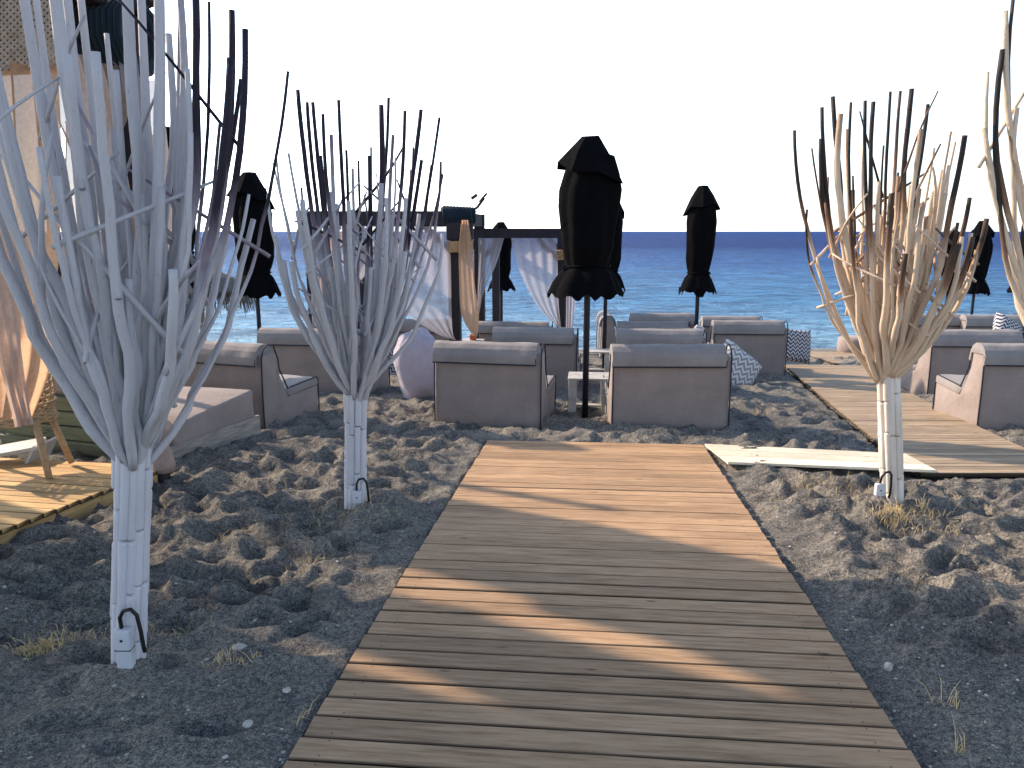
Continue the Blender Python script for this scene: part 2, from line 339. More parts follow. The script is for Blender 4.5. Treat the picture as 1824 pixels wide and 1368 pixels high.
M_bean = fabric('pale_lilac_canvas', (.45, .40, .45), (.37, .33, .37))
M_umb = fabric('black_canvas', (.0045, .0045, .0055), (.003, .003, .004), wr=.5)
_b = M_umb.node_tree.nodes['Principled BSDF']; _b.inputs['Roughness'].default_value = 1.0; setin(_b, 'Specular IOR Level', .04); setin(_b, 'Sheen Weight', 0)
M_pole = basic('black_metal', (.016, .018, .03), None, .45, 10, .1)
M_post = basic('dark_stained_post', (.03, .024, .03), (.018, .015, .02), .8, 9, .5, 40, stretch=(1, 1, .2))
M_teal = fabric('teal_net_wrap', (.010, .024, .036), (.006, .013, .022))
M_rope = basic('jute_rope', (.42, .27, .13), (.28, .17, .08), .9, 25, .6, 90)
M_sheer = sheer('white_sheer', (.47, .44, .48), .28, .45)
M_linen = sheer('peach_linen', (.66, .42, .27), .04, .6)
M_linen2 = sheer('lilac_linen', (.60, .47, .41), .12, .5)
M_net = basic('woven_net', (.50, .40, .32), (.34, .26, .2), .9, 20, .4)
M_wicker = basic('wicker', (.45, .30, .16), (.3, .19, .1), .7, 30, .5, 120)
M_plast = basic('white_plastic', (.52, .52, .55), (.46, .46, .48), .4, 10, 0)
M_cable = basic('black_rubber', (.015, .015, .015), None, .5, 10, 0)
M_thatch = basic('grey_thatch', (.22, .19, .17), (.10, .09, .08), .95, 30, .6, 80, stretch=(1, 1, .2))
M_chev = chevron('navy_chevron', (.035, .04, .08), (.5, .48, .46))
M_chev2 = chevron('grey_chevron', (.25, .25, .27), (.62, .58, .53), 6, 8)
M_stone = basic('pale_stone', (.5, .46, .41), (.32, .29, .26), .8, 25, .3)
M_grass = basic('dry_straw_grass', (.62, .47, .24), (.4, .3, .15), .8, 8, 0)
M_red = basic('terracotta', (.55, .14, .05), None, .6, 10, 0)
M_TW = (.50, .48, .50)
M_tree1 = tree_mat('white_driftwood', M_TW, (.02, .015, .028), (.25, .2, .24))
M_tree3 = tree_mat('sunlit_driftwood', (.66, .51, .37), (.028, .02, .017), (.22, .12, .07))  # warmer copy of the white driftwood, sunlight painted into its colour
M_pole_white = basic('white_painted_cane', (.60, .575, .60), (.47, .45, .47), .6, 8, .25, 50, stretch=(1, 1, .3))
M_pole_sunlit = basic('sunlit_white_cane', (.74, .66, .58), (.58, .50, .42), .6, 8, .25, 50, stretch=(1, 1, .3))  # white cane again, paler and warmer: sunlit tone put into the colour

# ------------------------------------------------------------------ ground, sea
def vnoise(x, y, seed):
    r = np.random.RandomState(seed).rand(256, 256)
    ix = np.floor(x).astype(int); iy = np.floor(y).astype(int); fx = x-ix; fy = y-iy
    fx = fx*fx*(3-2*fx); fy = fy*fy*(3-2*fy)
    a = r[ix & 255, iy & 255]; b = r[(ix+1) & 255, iy & 255]; c = r[ix & 255, (iy+1) & 255]; d = r[(ix+1) & 255, (iy+1) & 255]
    return (a*(1-fx)+b*fx)*(1-fy)+(c*(1-fx)+d*fx)*fy-.5
# boardwalk outline (world XY)
BW_TOP = .035
bl0 = G(500, 1368, BW_TOP); bl1 = G(868, 786, BW_TOP); br1 = G(1250, 790, BW_TOP); br0 = G(1645, 1368, BW_TOP)
dirL = (bl1-bl0).normalized(); dirR = (br1-br0).normalized()
bdir = ((dirL+dirR)/2); bdir = Vector((bdir.x, bdir.y, 0)).normalized(); bside = Vector((bdir.y, -bdir.x, 0))
bc = (bl1+br1)/2; bc.z = 0
BWW = (br1-bl1).length
print('boardwalk width', BWW, 'start width', (br0-bl0).length, 'end', bc, 'dir', bdir)
def bw_local(x, y):   # along (0 at far end, negative towards camera), across
    dx = x-bc.x; dy = y-bc.y
    return dx*bdir.x+dy*bdir.y, dx*bside.x+dy*bside.y
# right hand walk, outline in pixels
W2 = [(1398, 651), (1450, 693), (1500, 735), (1560, 783), (1640, 843), (1824, 849), (2100, 858), (2200, 905), (2330, 905), (1824, 797), (1720, 752), (1610, 704), (1530, 656)]
W2w = [G(px, py, .03) for px, py in W2]
w2l = [W2w[i] for i in (0, 1, 2, 3, 4)]; w2r = [W2w[i] for i in (12, 11, 10, 9)]
def interp(pts, y):
    pts = sorted(pts, key=lambda p: p.y); ys = [p.y for p in pts]; xs = [p.x for p in pts]
    return np.interp(y, ys, xs)
def sand_h(X, Y):
    rs = np.random.RandomState(3)
    h = .09*vnoise(X*.8, Y*.8, 1)+.07*vnoise(X*2.3+9, Y*3.3, 2)+.05*vnoise(X*4.6, Y*7+3, 3)+.03*vnoise(X*10, Y*14, 4)+.008*vnoise(X*31, Y*31, 5)
    return h
def build_sand():
    ny = 470; ys = [0.7]
    while ys[-1] < 17.2: ys.append(ys[-1]+max(.012, ys[-1]*.0068))
    ys = np.array(ys); nx = 640; t = np.linspace(-1, 1, nx)
    Y = np.repeat(ys[:, None], nx, 1); X = t[None, :]*(1.6+.92*Y)
    H = sand_h(X, Y)
    rs = np.random.RandomState(11)
    DN = np.zeros_like(H); RM = np.zeros_like(H)
    for _ in range(9000):     # overlapping trodden hollows with crisp crests between them
        cy = 1.2+rs.rand()**1.25*13.2; cx = rs.uniform(-1, 1)*(1.2+.82*cy)
        big = rs.rand() < .35
        if cy < 2.7 and rs.rand() > .22: continue
        if cx < -.4 and cy < 3.2 and rs.rand() > .35: continue
        a = rs.normal(0, .45); L_ = rs.uniform(.10, .20) if big else rs.uniform(.05, .12); W_ = L_*rs.uniform(.45, .75); D_ = L_*rs.uniform(.38, .68)
        i0 = np.searchsorted(ys, cy-.35); i1 = np.searchsorted(ys, cy+.35)
        if i1 <= i0: continue
        sl_ = slice(i0, i1); half = (1.6+.92*cy)
        j0 = int(max(0, (cx-.4)/half*nx/2+nx/2-4)); j1 = int(min(nx, (cx+.4)/half*nx/2+nx/2+4))
        if j1 <= j0: continue
        dx = X[sl_, j0:j1]-cx; dy = Y[sl_, j0:j1]-cy
        u = (dx*math.cos(a)+dy*math.sin(a))/L_; v = (-dx*math.sin(a)+dy*math.cos(a))/W_
        r2 = u*u+v*v
        DN[sl_, j0:j1] = np.minimum(DN[sl_, j0:j1], D_*(np.minimum(r2, 1)-1))
        RM[sl_, j0:j1] += D_*.20*np.exp(-(np.sqrt(r2)-1.15)**2*7)
    H += DN+np.minimum(RM, .045)+.025
    # calmer, shallower sand in the near shade
    calm = np.clip((Y-1.3)/2.0, .5, 1); H *= calm
    # keep the sand under the walks, banked against their sides
    al, ac = bw_local(X, Y); hw = BWW/2
    d = np.maximum(np.abs(ac)-hw, al-0.0)
    d = np.maximum(d, -20)
    bank = np.clip(d/.45, 0, 1); bank = bank*bank*(3-2*bank)
    left = (ac < 0)
    H = H*(.25+.75*bank)+(1-bank)*np.where(left, .02, -.03)+ .05*np.exp(-((d-.35)/.25)**2)*np.where(left, .6, .3)
    H = np.where(d < .0, -.10+0*H, H)
    H = np.where((d >= 0) & (d < .03), np.minimum(H, .02), H)
    xl = interp(w2l, Y); xr = interp(w2r, Y); yf = W2w[0].y; yn = W2w[4].y
    d2 = np.maximum(np.maximum(xl-X, X-xr), yn-Y)
    b2 = np.clip(d2/.35, 0, 1); H = np.where(d2 < 0, np.minimum(H, -.08), H*(.3+.7*b2)+(1-b2)*(-.03))
    # pale connecting board lies low
    far = np.clip((Y-13.5)/3, 0, 1); H *= (1-.6*far)
    # mound round trunks
    for (bx, by, hh) in MOUNDS:
        r2 = (X-bx)**2+(Y-by)**2; H += hh*np.exp(-r2/.12)*(1-0*X); H = np.where(r2 < .02, np.maximum(H, -.02), H)
    Z = -S*Y+H
    drop = np.clip(Y-16.3, 0, 10); Z -= drop*.25
    verts = np.stack([X, Y, Z], -1).reshape(-1, 3); n0 = len(ys)
    idx = np.arange(n0*nx).reshape(n0, nx)
    faces = np.stack([idx[:-1, :-1], idx[:-1, 1:], idx[1:, 1:], idx[1:, :-1]], -1).reshape(-1, 4)
    me = bpy.data.meshes.new('sand'); me.vertices.add(len(verts)); me.vertices.foreach_set('co', verts.ravel())
    me.loops.add(faces.size); me.loops.foreach_set('vertex_index', faces.ravel().astype(np.int32))
    me.polygons.add(len(faces)); me.polygons.foreach_set('loop_start', np.arange(0, faces.size, 4, dtype=np.int32))
    me.polygons.foreach_set('use_smooth', np.ones(len(faces), bool)); me.update(calc_edges=True); me.validate()
    me.materials.append(M_sand)
    o = bpy.data.objects.new('sand', me); C.objects.link(o); tag(o, kind='structure', label='dark volcanic sand trodden into humps and footprints')
    return ys, nx, Z
tb = {1: G(228, 1190), 2: G(633, 916), 3: G(1590, 905), 4: gz(2.36, 2.75)}
MOUNDS = [(tb[1].x, tb[1].y, .03), (tb[2].x, tb[2].y, .03), (tb[3].x, tb[3].y, .05)]
ys_, nx_, Z_ = build_sand()
def ground_z(x, y):
    i = int(min(max(np.searchsorted(ys_, y), 0), len(ys_)-1)); half = 1.6+.92*ys_[i]
    j = int(min(max(round((x/half+1)/2*(nx_-1)), 0), nx_-1)); return float(Z_[i, j])
# wide outer beach under and around the detailed sand
mb = MB()
mb.add([(-80, -30, S*30-.25), (80, -30, S*30-.25), (80, 17.2, -S*17.2-.3), (-80, 17.2, -S*17.2-.3), (80, 19.5, -2.2), (-80, 19.5, -2.2)], [(0, 1, 2, 3), (3, 2, 4, 5)])
tag(mb.build('beach', M_sand), kind='structure', label='dark sand beach sloping down to the water')
mb = MB(); mb.add([(-6000, 16.9, -1.42), (6000, 16.9, -1.42), (6000, 9000, -1.42), (-6000, 9000, -1.42)], [(0, 1, 2, 3)])
tag(mb.build('sea', M_sea), kind='structure', label='blue sea with small ripples')

# ------------------------------------------------------------------ walks
ang = math.atan2(bside.y, bside.x)
def plank_run(name, rows, mat, th=.03, gap=.015, label=None, kind='structure', wob=.003, origin=Vector((0, 0, 0)), rz=0.0, cuts=8, screws=()):
    """rows: list of (left point, right point, width) in a frame turned by rz about origin; x runs along each plank"""
    mb = MB(); rg = random.Random(hash(len(rows)) & 255)
    for (a, b, w_) in rows:
        dz = rg.uniform(-.002, .002); tl = rg.uniform(-.0015, .0015)
        n = cuts; vs = []
        e0 = rg.uniform(-wob, wob); e1 = rg.uniform(-wob, wob)
        for i in range(n+1):
            t = i/n; p = a.lerp(b, t)
            if i == 0: p = p+(a-b).normalized()*e0
            if i == n: p = p+(b-a).normalized()*e1
            ww = (w_-gap)/2+rg.uniform(-.0012, .0012); ch = .006; z = p.z+dz
            vs += [(p.x, p.y-ww, z-th), (p.x, p.y-ww, z-ch+tl), (p.x, p.y-ww+ch, z+tl), (p.x, p.y+ww-ch, z-tl), (p.x, p.y+ww, z-ch-tl), (p.x, p.y+ww, z-th)]
        fs = []
        for i in range(n):
            for k in range(6):
                q = (k+1) % 6; fs.append((i*6+q, i*6+k, (i+1)*6+k, (i+1)*6+q))
        fs += [tuple(range(0, 6)), tuple(n*6+k for k in range(5, -1, -1))]
        mb.add(vs, fs, [1, 1, 0, 0, 1, 1]*(n+1))  # edges and side walls darkened: shade of the deep gaps painted in
        for sx in screws:
            for sy in (-.3, .3):
                xm = (a.x+b.x)/2+sx*(b.x-a.x)/2+rg.uniform(-.006, .006); tt_ = (xm-a.x)/(b.x-a.x); cz = a.z+(b.z-a.z)*tt_+dz+.0022; cy_ = a.y+sy*w_
                mb.add([(xm+.0032*math.cos(k_*1.047), cy_+.0032*math.sin(k_*1.047), cz) for k_ in range(6)], [tuple(range(6))], 1.0)
    o = mb.build(name, mat); o.location = origin; o.rotation_euler = (0, 0, rz)
    if kind: tag(o, label=label, kind=kind)
    return o
rows = []; pw = .121; s = -pw/2; k = 0
w_near = (br0-bl0).length; L_total = 8.2
while s > -L_total:
    wy = bc.y+bdir.y*s
    z = -S*wy+BW_TOP
    hwid = BWW/2
    # planks rise/fall with the slope; local frame: x across, y along
    zz = lambda xx: -S*(bc.y+bdir.y*s+bside.y*xx)+BW_TOP
    sh = 0
    # stringer joints: section nearest is a hair lower
    if s < -3.36: sh = -.006
    rows.append((Vector((-hwid, s, zz(-hwid)+sh)), Vector((hwid, s, zz(hwid)+sh)), pw)); s -= pw; k += 1
    if abs(s+3.36) < .06: s -= .012
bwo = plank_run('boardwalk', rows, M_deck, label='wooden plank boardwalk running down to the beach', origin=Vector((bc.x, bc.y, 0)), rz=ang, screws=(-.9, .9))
# second walk
rows = []; y = W2w[4].y+.06; k = 0
yfar = W2w[0].y
while y < yfar:
    xl = float(interp(w2l, y)); xr = float(interp(w2r, y)); 
    z = -S*y+.03
    rows.append((Vector((xl, y, z)), Vector((max(xr, xl+1.2), y, z)), .10)); y += .10
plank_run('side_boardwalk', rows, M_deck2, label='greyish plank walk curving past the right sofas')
rows = []; y = G(1600, 663).y
while y < G(1480, 629).y:
    t = (y-G(1600, 663).y)/3.0; xl = G(1440, 628).x*1.0; 
    a = G(1555, 663).x-0.2-.05*t; rows.append((Vector((a+t*.25, y, -S*y+.02)), Vector((a+2.6+t*.3, y, -S*y+.02)), .10)); y += .10
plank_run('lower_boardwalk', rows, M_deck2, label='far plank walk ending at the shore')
# bleached board joining both walks
q = [G(1255, 794, .035), G(1297, 827, .035), G(1668, 842, .045), G(1612, 812, .045)]
mb = MB()
n = 16
for i in range(3):      # three boards edge to edge
    t0 = i/3+.006; t1 = (i+1)/3-.006
    a0 = q[0].lerp(q[1], t0); a1 = q[0].lerp(q[1], t1); b0 = q[3].lerp(q[2], t0); b1 = q[3].lerp(q[2], t1)
    up = Vector((0, 0, .02))
    mb.add([a0, a1, b1, b0, a0+up, a1+up, b1+up, b0+up], [(0, 1, 2, 3), (7, 6, 5, 4), (0, 4, 5, 1), (1, 5, 6, 2), (2, 6, 7, 3), (3, 7, 4, 0)])
tag(mb.build('board', M_pale), 'bleached almost white boards bridging the two plank walks', 'board')
print('boards', q)

# ------------------------------------------------------------------ sofas
def arc(cx, cz, r, a0, a1, n): return [(cx+r*math.cos(math.radians(a0+(a1-a0)*i/n)), cz+r*math.sin(math.radians(a0+(a1-a0)*i/n))) for i in range(n+1)]
def prism(mb, prof, x0, x1, nseg=1):
    n = len(prof); vs = []; fs = []
    for i in range(nseg+1):
        x = x0+(x1-x0)*i/nseg; vs += [(x, p[0], p[1]) for p in prof]
    for i in range(nseg):
        for k in range(n):
            q_ = (k+1) % n; fs.append((i*n+k, i*n+q_, (i+1)*n+q_, (i+1)*n+k))
    fs += [tuple(range(n-1, -1, -1)), tuple(nseg*n+k for k in range(n))]
    return mb.add(vs, fs)
def make_sofa(label, w_=1.12, d_=.95, group=None):
    t = thing('outdoor_sofa', label, 'sofa', group=group)
    hw = w_/2
    body = [(0, -.12), (d_, -.12), (d_, .30), (.42, .27), (.26, .60), (.24, .78), (.18, .80), (.02, .78)]
    mb = MB(); prism(mb, body, -hw, hw, 5); b = mb.build('body', M_sofa, t, True, .016, segs=2, subdiv=2, soft=.010)
    seat = [(.40, .31), (.43, .272), (d_+.01, .302), (d_+.012, .385), (d_-.02, .40), (.36, .36)]
    mb = MB(); prism(mb, seat, -hw-.004, hw+.004, 5); mb.build('seat_cushion', M_sofa_top, t, True, .014, segs=2, subdiv=2, soft=.010)
    head = [(-.022, .68), (-.022, .77)]+arc(.125, .75, .148, 170, 20, 6)+[(.285, .70), (.262, .68), (.245, .775), (.02, .79), (-.004, .77), (-.004, .68)]
    mb = MB(); prism(mb, head, -hw-.012, hw-.05, 6); mb.build('headrest', M_sofa_top, t, True, .006, segs=2, subdiv=1, soft=.012)
    mb = MB()
    for sx in (-1, 1):
        x = sx*(hw+.001)
        mb.tube([(x, -.002, -.1), (x, -.004, .4), (x, .01, .76), (x, .05, .86), (x, .13, .895), (x, .21, .87), (x, .27, .72), (x, .285, .6), (x, .41, .365), (x, .46, .375), (x, d_-.02, .402), (x, d_+.006, .38), (x, d_+.004, -.1)], .0075, 6)
    mb.tube([(-hw-.01, -.028, .680), (hw-.052, -.028, .680)], .008, 6)
    mb.tube([(hw-.05, -.026, .683), (hw-.05, -.026, .75)], .005, 5)
    mb.build('piping', M_pipe, t)
    return t
s0 = make_sofa('taupe sofa seen from behind left of the white slatted table, beyond the boardwalk end')
gs = 'taupe outdoor sofas on the sand'; s0['group'] = gs
def sofa_at(cx, bottom, yaw, label, width=1.0, first=False, sz=1.0, Y=None):
    """px of the middle of the rear bottom edge"""
    p = G(cx, bottom) if Y is None else gz((cx-912)*(Y*CP+SP*(1.5+S*Y))/F, Y)
    rz = -math.radians(yaw)
    if first: s0.location = p; s0.rotation_euler = (0, 0, rz); s0.scale = (width, 1, sz*.95); return s0
    return dup(s0, p, rz, label, gs, (width, 1, sz*.95))
sofa_at(868, 757, 12, None, 1.0, True)
sofa_at(1193, 767, 1, 'taupe sofa seen from behind with its headrest flap centred, right of the white slatted table', 1.03)
sofa_at(952, 697, 8, 'sofa directly behind the nearest left sofa, its right edge beside the umbrella pole', 1.0)
sofa_at(1175, 703, 4, 'sofa in the second row directly behind the nearest right sofa, small cushion at its end', 1.02)
sofa_at(1163, 668, 4, 'sofa third in the line behind the nearest right sofa', 1.0, sz=.98)
sofa_at(1333, 668, 4, 'dark shaded sofa between the thin closed umbrella and the upright chevron pillow', 1.0)
sofa_at(1302, 636, 4, 'far sofa peeking out behind the shaded sofa next to the thin closed umbrella', 1.0, sz=.92)
sofa_at(1180, 638, 3, 'farthest sofa in the line behind the nearest right sofa', 1.1)
sofa_at(392, 757, 20, 'sofa at left with its side and long seat showing, just beyond the daybed', 1.0)
sofa_at(560, 702, 8, 'wide sofa behind the second driftwood tree trunk, left of the lilac beanbag', 1.3)
sofa_at(735, 662, 6, 'low sofa under the sheers of the nearer gazebo', 1.2)
sofa_at(918, 656, 4, 'sofa inside the farther gazebo in front of the sea', 1.1, sz=.92)
sofa_at(1848, 764, 4, 'sofa cut off by the right edge of the picture with sunlit seat', 1.05)
sofa_at(1733, 706, 3, 'sofa beyond the right plank walk with sunlit side and pillow behind it', 1.03)
sofa_at(1660, 642, 4, 'far sofa between the third driftwood tree and the pair of distant umbrellas', 1.0)
sofa_at(1782, 645, 3, 'far sofa at right under the patterned pillow near the sea', 1.2)
o = sofa_at(1066, 635, 92, 'pale sunlit sofa turned sideways by the water behind the umbrella poles', .9)

# ------------------------------------------------------------------ soft bags and pillows
def blob(name, mat, loc, dims, label, cat, rz=0, rx=0, ry=0, power=2.6, n=28, seed=1, wr=.03, group=None):
    """superellipsoid cushion with creases; dims = half sizes"""
    vs = []; fs = []; uvs = []
    nu = n; nv = n//2
    for j in range(nv+1):
        ph = -math.pi/2+math.pi*j/nv
        for i in range(nu):
            th = 2*math.pi*i/nu
            f = lambda v, e: math.copysign(abs(v)**e, v)
            e = 2/power
            x = f(math.cos(ph), e)*f(math.cos(th), e); y = f(math.cos(ph), e)*f(math.sin(th), e); z = f(math.sin(ph), e)
            q_ = Vector((x, y, z)); k_ = 1+wr*(noise.noise(q_*2+Vector((seed, 0, 0)))*2+noise.noise(q_*6+Vector((0, seed, 0))))
            vs.append((x*dims[0]*k_, y*dims[1]*k_, z*dims[2]*k_))
    for j in range(nv):
        for i in range(nu):
            fs.append((j*nu+i, j*nu+(i+1) % nu, (j+1)*nu+(i+1) % nu, (j+1)*nu+i))
    mb = MB(); mb.add(vs, fs); o = mb.build(name, mat, None, True)
    uv = o.data.uv_layers.new(name='UVMap')
    for p in o.data.polygons:
        for li in p.loop_indices:
            v = o.data.vertices[o.data.loops[li].vertex_index].co
            uv.data[li].uv = (v.x/.5+.5, v.z/.5 if dims[2] > dims[1] else v.y/.5)
    o.location = loc; o.rotation_euler = (rx, ry, rz)
    return tag(o, label, cat, group)
def pillow(name, mat, loc, half, thick, label, cat, rot, group=None, wr=.02):
    """square pillow, corners pinched; lies in its local xz plane"""
    n = 18; vs = []; fs = []
    for sd in (-1, 1):
        for j in range(n+1):
            for i in range(n+1):
                u = i/n*2-1; v = j/n*2-1
                pin = 1-.10*(1-u*u)*abs(v)**6*0-.07*((1-v*v)*abs(u)**2+0)
                pinv = 1-.07*((1-u*u)*abs(v)**2)
                t = ((1-u**4)*(1-v**4))**.55*thick
                t *= 1+.25*noise.noise(Vector((u*2, v*2, sd*3.1+half)))
                vs.append((u*half*pin, sd*t, v*half*pinv))
    m = (n+1)**2
    for sd in (0, 1):
        for j in range(n):
            for i in range(n):
                a = sd*m+j*(n+1)+i; f_ = (a, a+1, a+n+2, a+n+1); fs.append(f_ if sd == 0 else f_[::-1])
    mb = MB(); mb.add(vs, fs); o = mb.build(name, mat, None, True)
    uv = o.data.uv_layers.new(name='UVMap')
    for p in o.data.polygons:
        for li in p.loop_indices:
            v = o.data.vertices[o.data.loops[li].vertex_index].co; uv.data[li].uv = (v.x/half*.5+.5, v.z/half*.5+.5)
    bm = bmesh.new(); bm.from_mesh(o.data); bmesh.ops.remove_doubles(bm, verts=bm.verts, dist=.0005); bm.to_mesh(o.data); bm.free()
    o.location = loc; o.rotation_euler = rot
    return tag(o, label, cat, group)
p = G(742, 712); blob('beanbag', M_bean, p+Vector((.05, .05, .40)), (.30, .26, .47), 'tall pale lilac beanbag standing behind the nearest left sofa', 'beanbag', ry=math.radians(-7), power=2.5, wr=.055, n=56)
p = G(1312, 684); pillow('floor_pillow', M_chev2, p+Vector((-.02, .1, .17)), .36, .16, 'grey chevron floor pillow slumped at the right side of the nearest right sofa', 'pillow', (math.radians(-22), math.radians(38), .1))
p = G(1416, 648); pillow('floor_pillow', M_chev, p+Vector((0.02, .1, .31)), .31, .13, 'navy chevron pillow standing upright by the shaded sofa and the plank walk', 'pillow', (math.radians(-14), math.radians(8), .25))
p = G(683, 668); pillow('floor_pillow', M_chev, p+Vector((0, .1, .15)), .30, .15, 'patterned floor pillow lying behind the second driftwood tree', 'pillow', (math.radians(-30), math.radians(35), 0))
p = G(1648, 655); pillow('floor_pillow', M_chev2, p+Vector((-.02, .3, .25)), .29, .13, 'grey patterned pillow on the seat of the sofa beyond the right plank walk', 'pillow', (math.radians(-20), math.radians(-20), .4))
p = P(1800, 600, 11.5); pillow('floor_pillow', M_chev, p+Vector((0, .1, .02)), .27, .12, 'dark and white patterned pillow leaning over the top of a right hand sofa', 'pillow', (math.radians(-25), math.radians(30), .2))
p = P(1246, 598, 10.6); pillow('small_pillow', M_chev2, p, .15, .07, 'small striped pillow at the right end of the second row sofa', 'pillow', (math.radians(-10), math.radians(10), 1.2))
# round pouf
p = G(1522, 628); mb = MB(); prof = [(.0, 0), (.30, 0), (.34, .03), (.345, .15), (.34, .27), (.31, .315), (.25, .33), (0, .335)]
vs = []; fs = []; n = 28
for (r_, z_) in prof: vs += [(r_*math.cos(2*math.pi*i/n), r_*math.sin(2*math.pi*i/n), z_) for i in range(n)]
for j in range(len(prof)-1): fs += [(j*n+i, j*n+(i+1) % n, (j+1)*n+(i+1) % n, (j+1)*n+i) for i in range(n)]
mb.add(vs, fs); o = mb.build('pouf', M_sofa, None, True); o.location = p; tag(o, 'round tan pouf at the far end of the plank walk by the water', 'pouf')

# ------------------------------------------------------------------ closed umbrellas
def lathe(mb, prof, n=32, pleat=0.0, k=8, seed=0, rag=0.0, tiltz=0.0):
    vs = []; fs = []
    m = len(prof)
    for j, (r_, z_) in enumerate(prof):
        for i in range(n):
            a = 2*math.pi*i/n
            pl = 1+pleat*abs(math.sin(a*k/2+seed+j*.12))-pleat*.5+.22*noise.noise(Vector((math.cos(a)*1.3+seed, math.sin(a)*1.3, z_*1.6)))
            zz_ = z_+(rag*(noise.noise(Vector((math.cos(a)*4, math.sin(a)*4, seed+3)))+.12*math.sin(a*k)) if j == m-1 else 0)
            zz_ -= tiltz*r_/.3*math.cos(a-.2)*.5+(tiltz*.3*math.cos(2*a) if j >= m-3 and tiltz else 0)
            vs.append((r_*pl*math.cos(a), r_*pl*math.sin(a), zz_))
    for j in range(m-1): fs += [((j+1)*n+i, (j+1)*n+(i+1) % n, j*n+(i+1) % n, j*n+i) for i in range(n)]
    return mb.add(vs, fs)
def make_umbrella(label, seed=0.0, group='closed black beach umbrellas'):
    t = thing('closed_umbrella', label, 'umbrella', group=group)     # unit: total height 3.0, canopy 1.35..3.0
    mb = MB(); mb.tube([(0, 0, -.4), (0, 0, 1.5), (0, 0, 2.9)], .032, 12); mb.build('pole', M_pole, t, True)
    mb = MB(); lathe(mb, [(.06, 2.86), (.19, 2.80), (.235, 2.62), (.262, 2.45), (.268, 2.28), (.255, 2.05), (.232, 1.86), (.198, 1.72), (.176, 1.665), (.174, 1.64), (.225, 1.58), (.275, 1.48), (.315, 1.38), (.33, 1.345)], 64, .09, 8, seed, .10)
    o = mb.build('canopy', M_umb, t, True)
    mb = MB(); rq = random.Random(int(seed*10)+3); vs = [(0, 0, 3.01)]; nn = 8
    for ring, (r_, z_) in enumerate(((.085, 3.0), (.20, 2.84), (.335, 2.64), (.235, 2.64))):
        for q in range(nn):
            a = 2*math.pi*q/nn+.2; alt = 1 if q % 2 else .88; lo = .11*math.cos(a+.1) if ring >= 2 else (.04*math.cos(a) if ring == 1 else 0)
            vs.append((r_*alt*math.cos(a), r_*alt*math.sin(a), z_-lo*.9-(0.05 if (ring == 2 and q % 2) else 0)+rq.uniform(-.012, .012)))
    fs = [(0, 1+q, 1+(q+1) % nn) for q in range(nn)]
    for ring in range(3): fs += [(1+ring*nn+q, 1+(ring+1)*nn+q, 1+(ring+1)*nn+(q+1) % nn, 1+ring*nn+(q+1) % nn) for q in range(nn)]
    mb.add(vs, fs); mb.build('vent_cap', M_umb, t)
    mb = MB(); mb.tube([(.2*math.cos(a), .2*math.sin(a), 1.655+.01*math.sin(3*a)) for a in [2*math.pi*i/24 for i in range(25)]], .014, 6)
    mb.tube([(-.2, -.04, 1.66), (-.22, -.06, 1.64), (-.215, -.06, 1.52)], .01, 6); mb.build('strap', M_umb, t, True)
    return t
um = [make_umbrella('x', 0.0), make_umbrella('x', 2.3)]; used = [False, False]
def umb_at(px, top, bottom, Y, label, kind=0, rz=0.0, wide=1.0):
    """px of the canopy middle; rows of canopy top and skirt bottom"""
    pt = P(px, top, Y); pb = P(px, bottom, Y); k_ = (pt.z-pb.z)/1.66
    loc = Vector((pb.x, Y, pt.z-3.01*k_))
    base = gz(pb.x, Y).z
    if not used[kind]:
        r = um[kind]; used[kind] = True; r['label'] = label; r.location = loc; r.rotation_euler = (0, 0, rz); r.scale = (k_*wide, k_*wide, k_)
    else: r = dup(um[kind], loc, rz, label, None, (k_*wide, k_*wide, k_))
    # own-length pole down into the sand
    for ch in r.children:
        if ch.name.startswith('pole'):
            me = ch.data.copy(); ch.data = me; zl = (base-.15-loc.z)/k_
            for v in me.vertices:
                if v.co.z < 0: v.co.z = zl
                v.co.x /= (k_*wide)**.6; v.co.y /= (k_*wide)**.6
    print('umbrella', round(k_, 2), [round(c, 2) for c in loc])
    return r
umb_at(1046, 242, 523, G(1028, 745).y, 'largest and nearest closed black umbrella, its pole beside the white slatted table', 0, 0, 1.2)
umb_at(1079, 335, 515, G(1079, 665).y, 'closed black umbrella overlapped by the largest one, its thin pole right behind the table', 1, 1.0, .98)
umb_at(1243, 330, 520, 11.9, 'narrow closed umbrella standing alone above the sofas, middle right of the horizon', 1, 2.0, .88)
umb_at(458, 306, 524, 11.0, 'closed umbrella between the first and second driftwood trees', 0, 1.2, 1.0)
umb_at(318, 225, 500, 9.0, 'closed umbrella mostly hidden behind the branches of the nearest driftwood tree', 1, .2, .9)
umb_at(893, 395, 515, 16.0, 'small distant closed umbrella seen through the farther gazebo', 1, .9, 1.0)
umb_at(1688, 408, 522, 16.2, 'left and smaller of the two distant closed umbrellas in front of the right hand sea', 1, 2.6, .84)
umb_at(1735, 393, 522, 15.0, 'right and larger of the two distant closed umbrellas in front of the right hand sea', 0, 2.2, .95)
umb_at(1834, 340, 520, 12.0, 'closed umbrella half behind the driftwood branches at the right edge', 0, .8, .9)

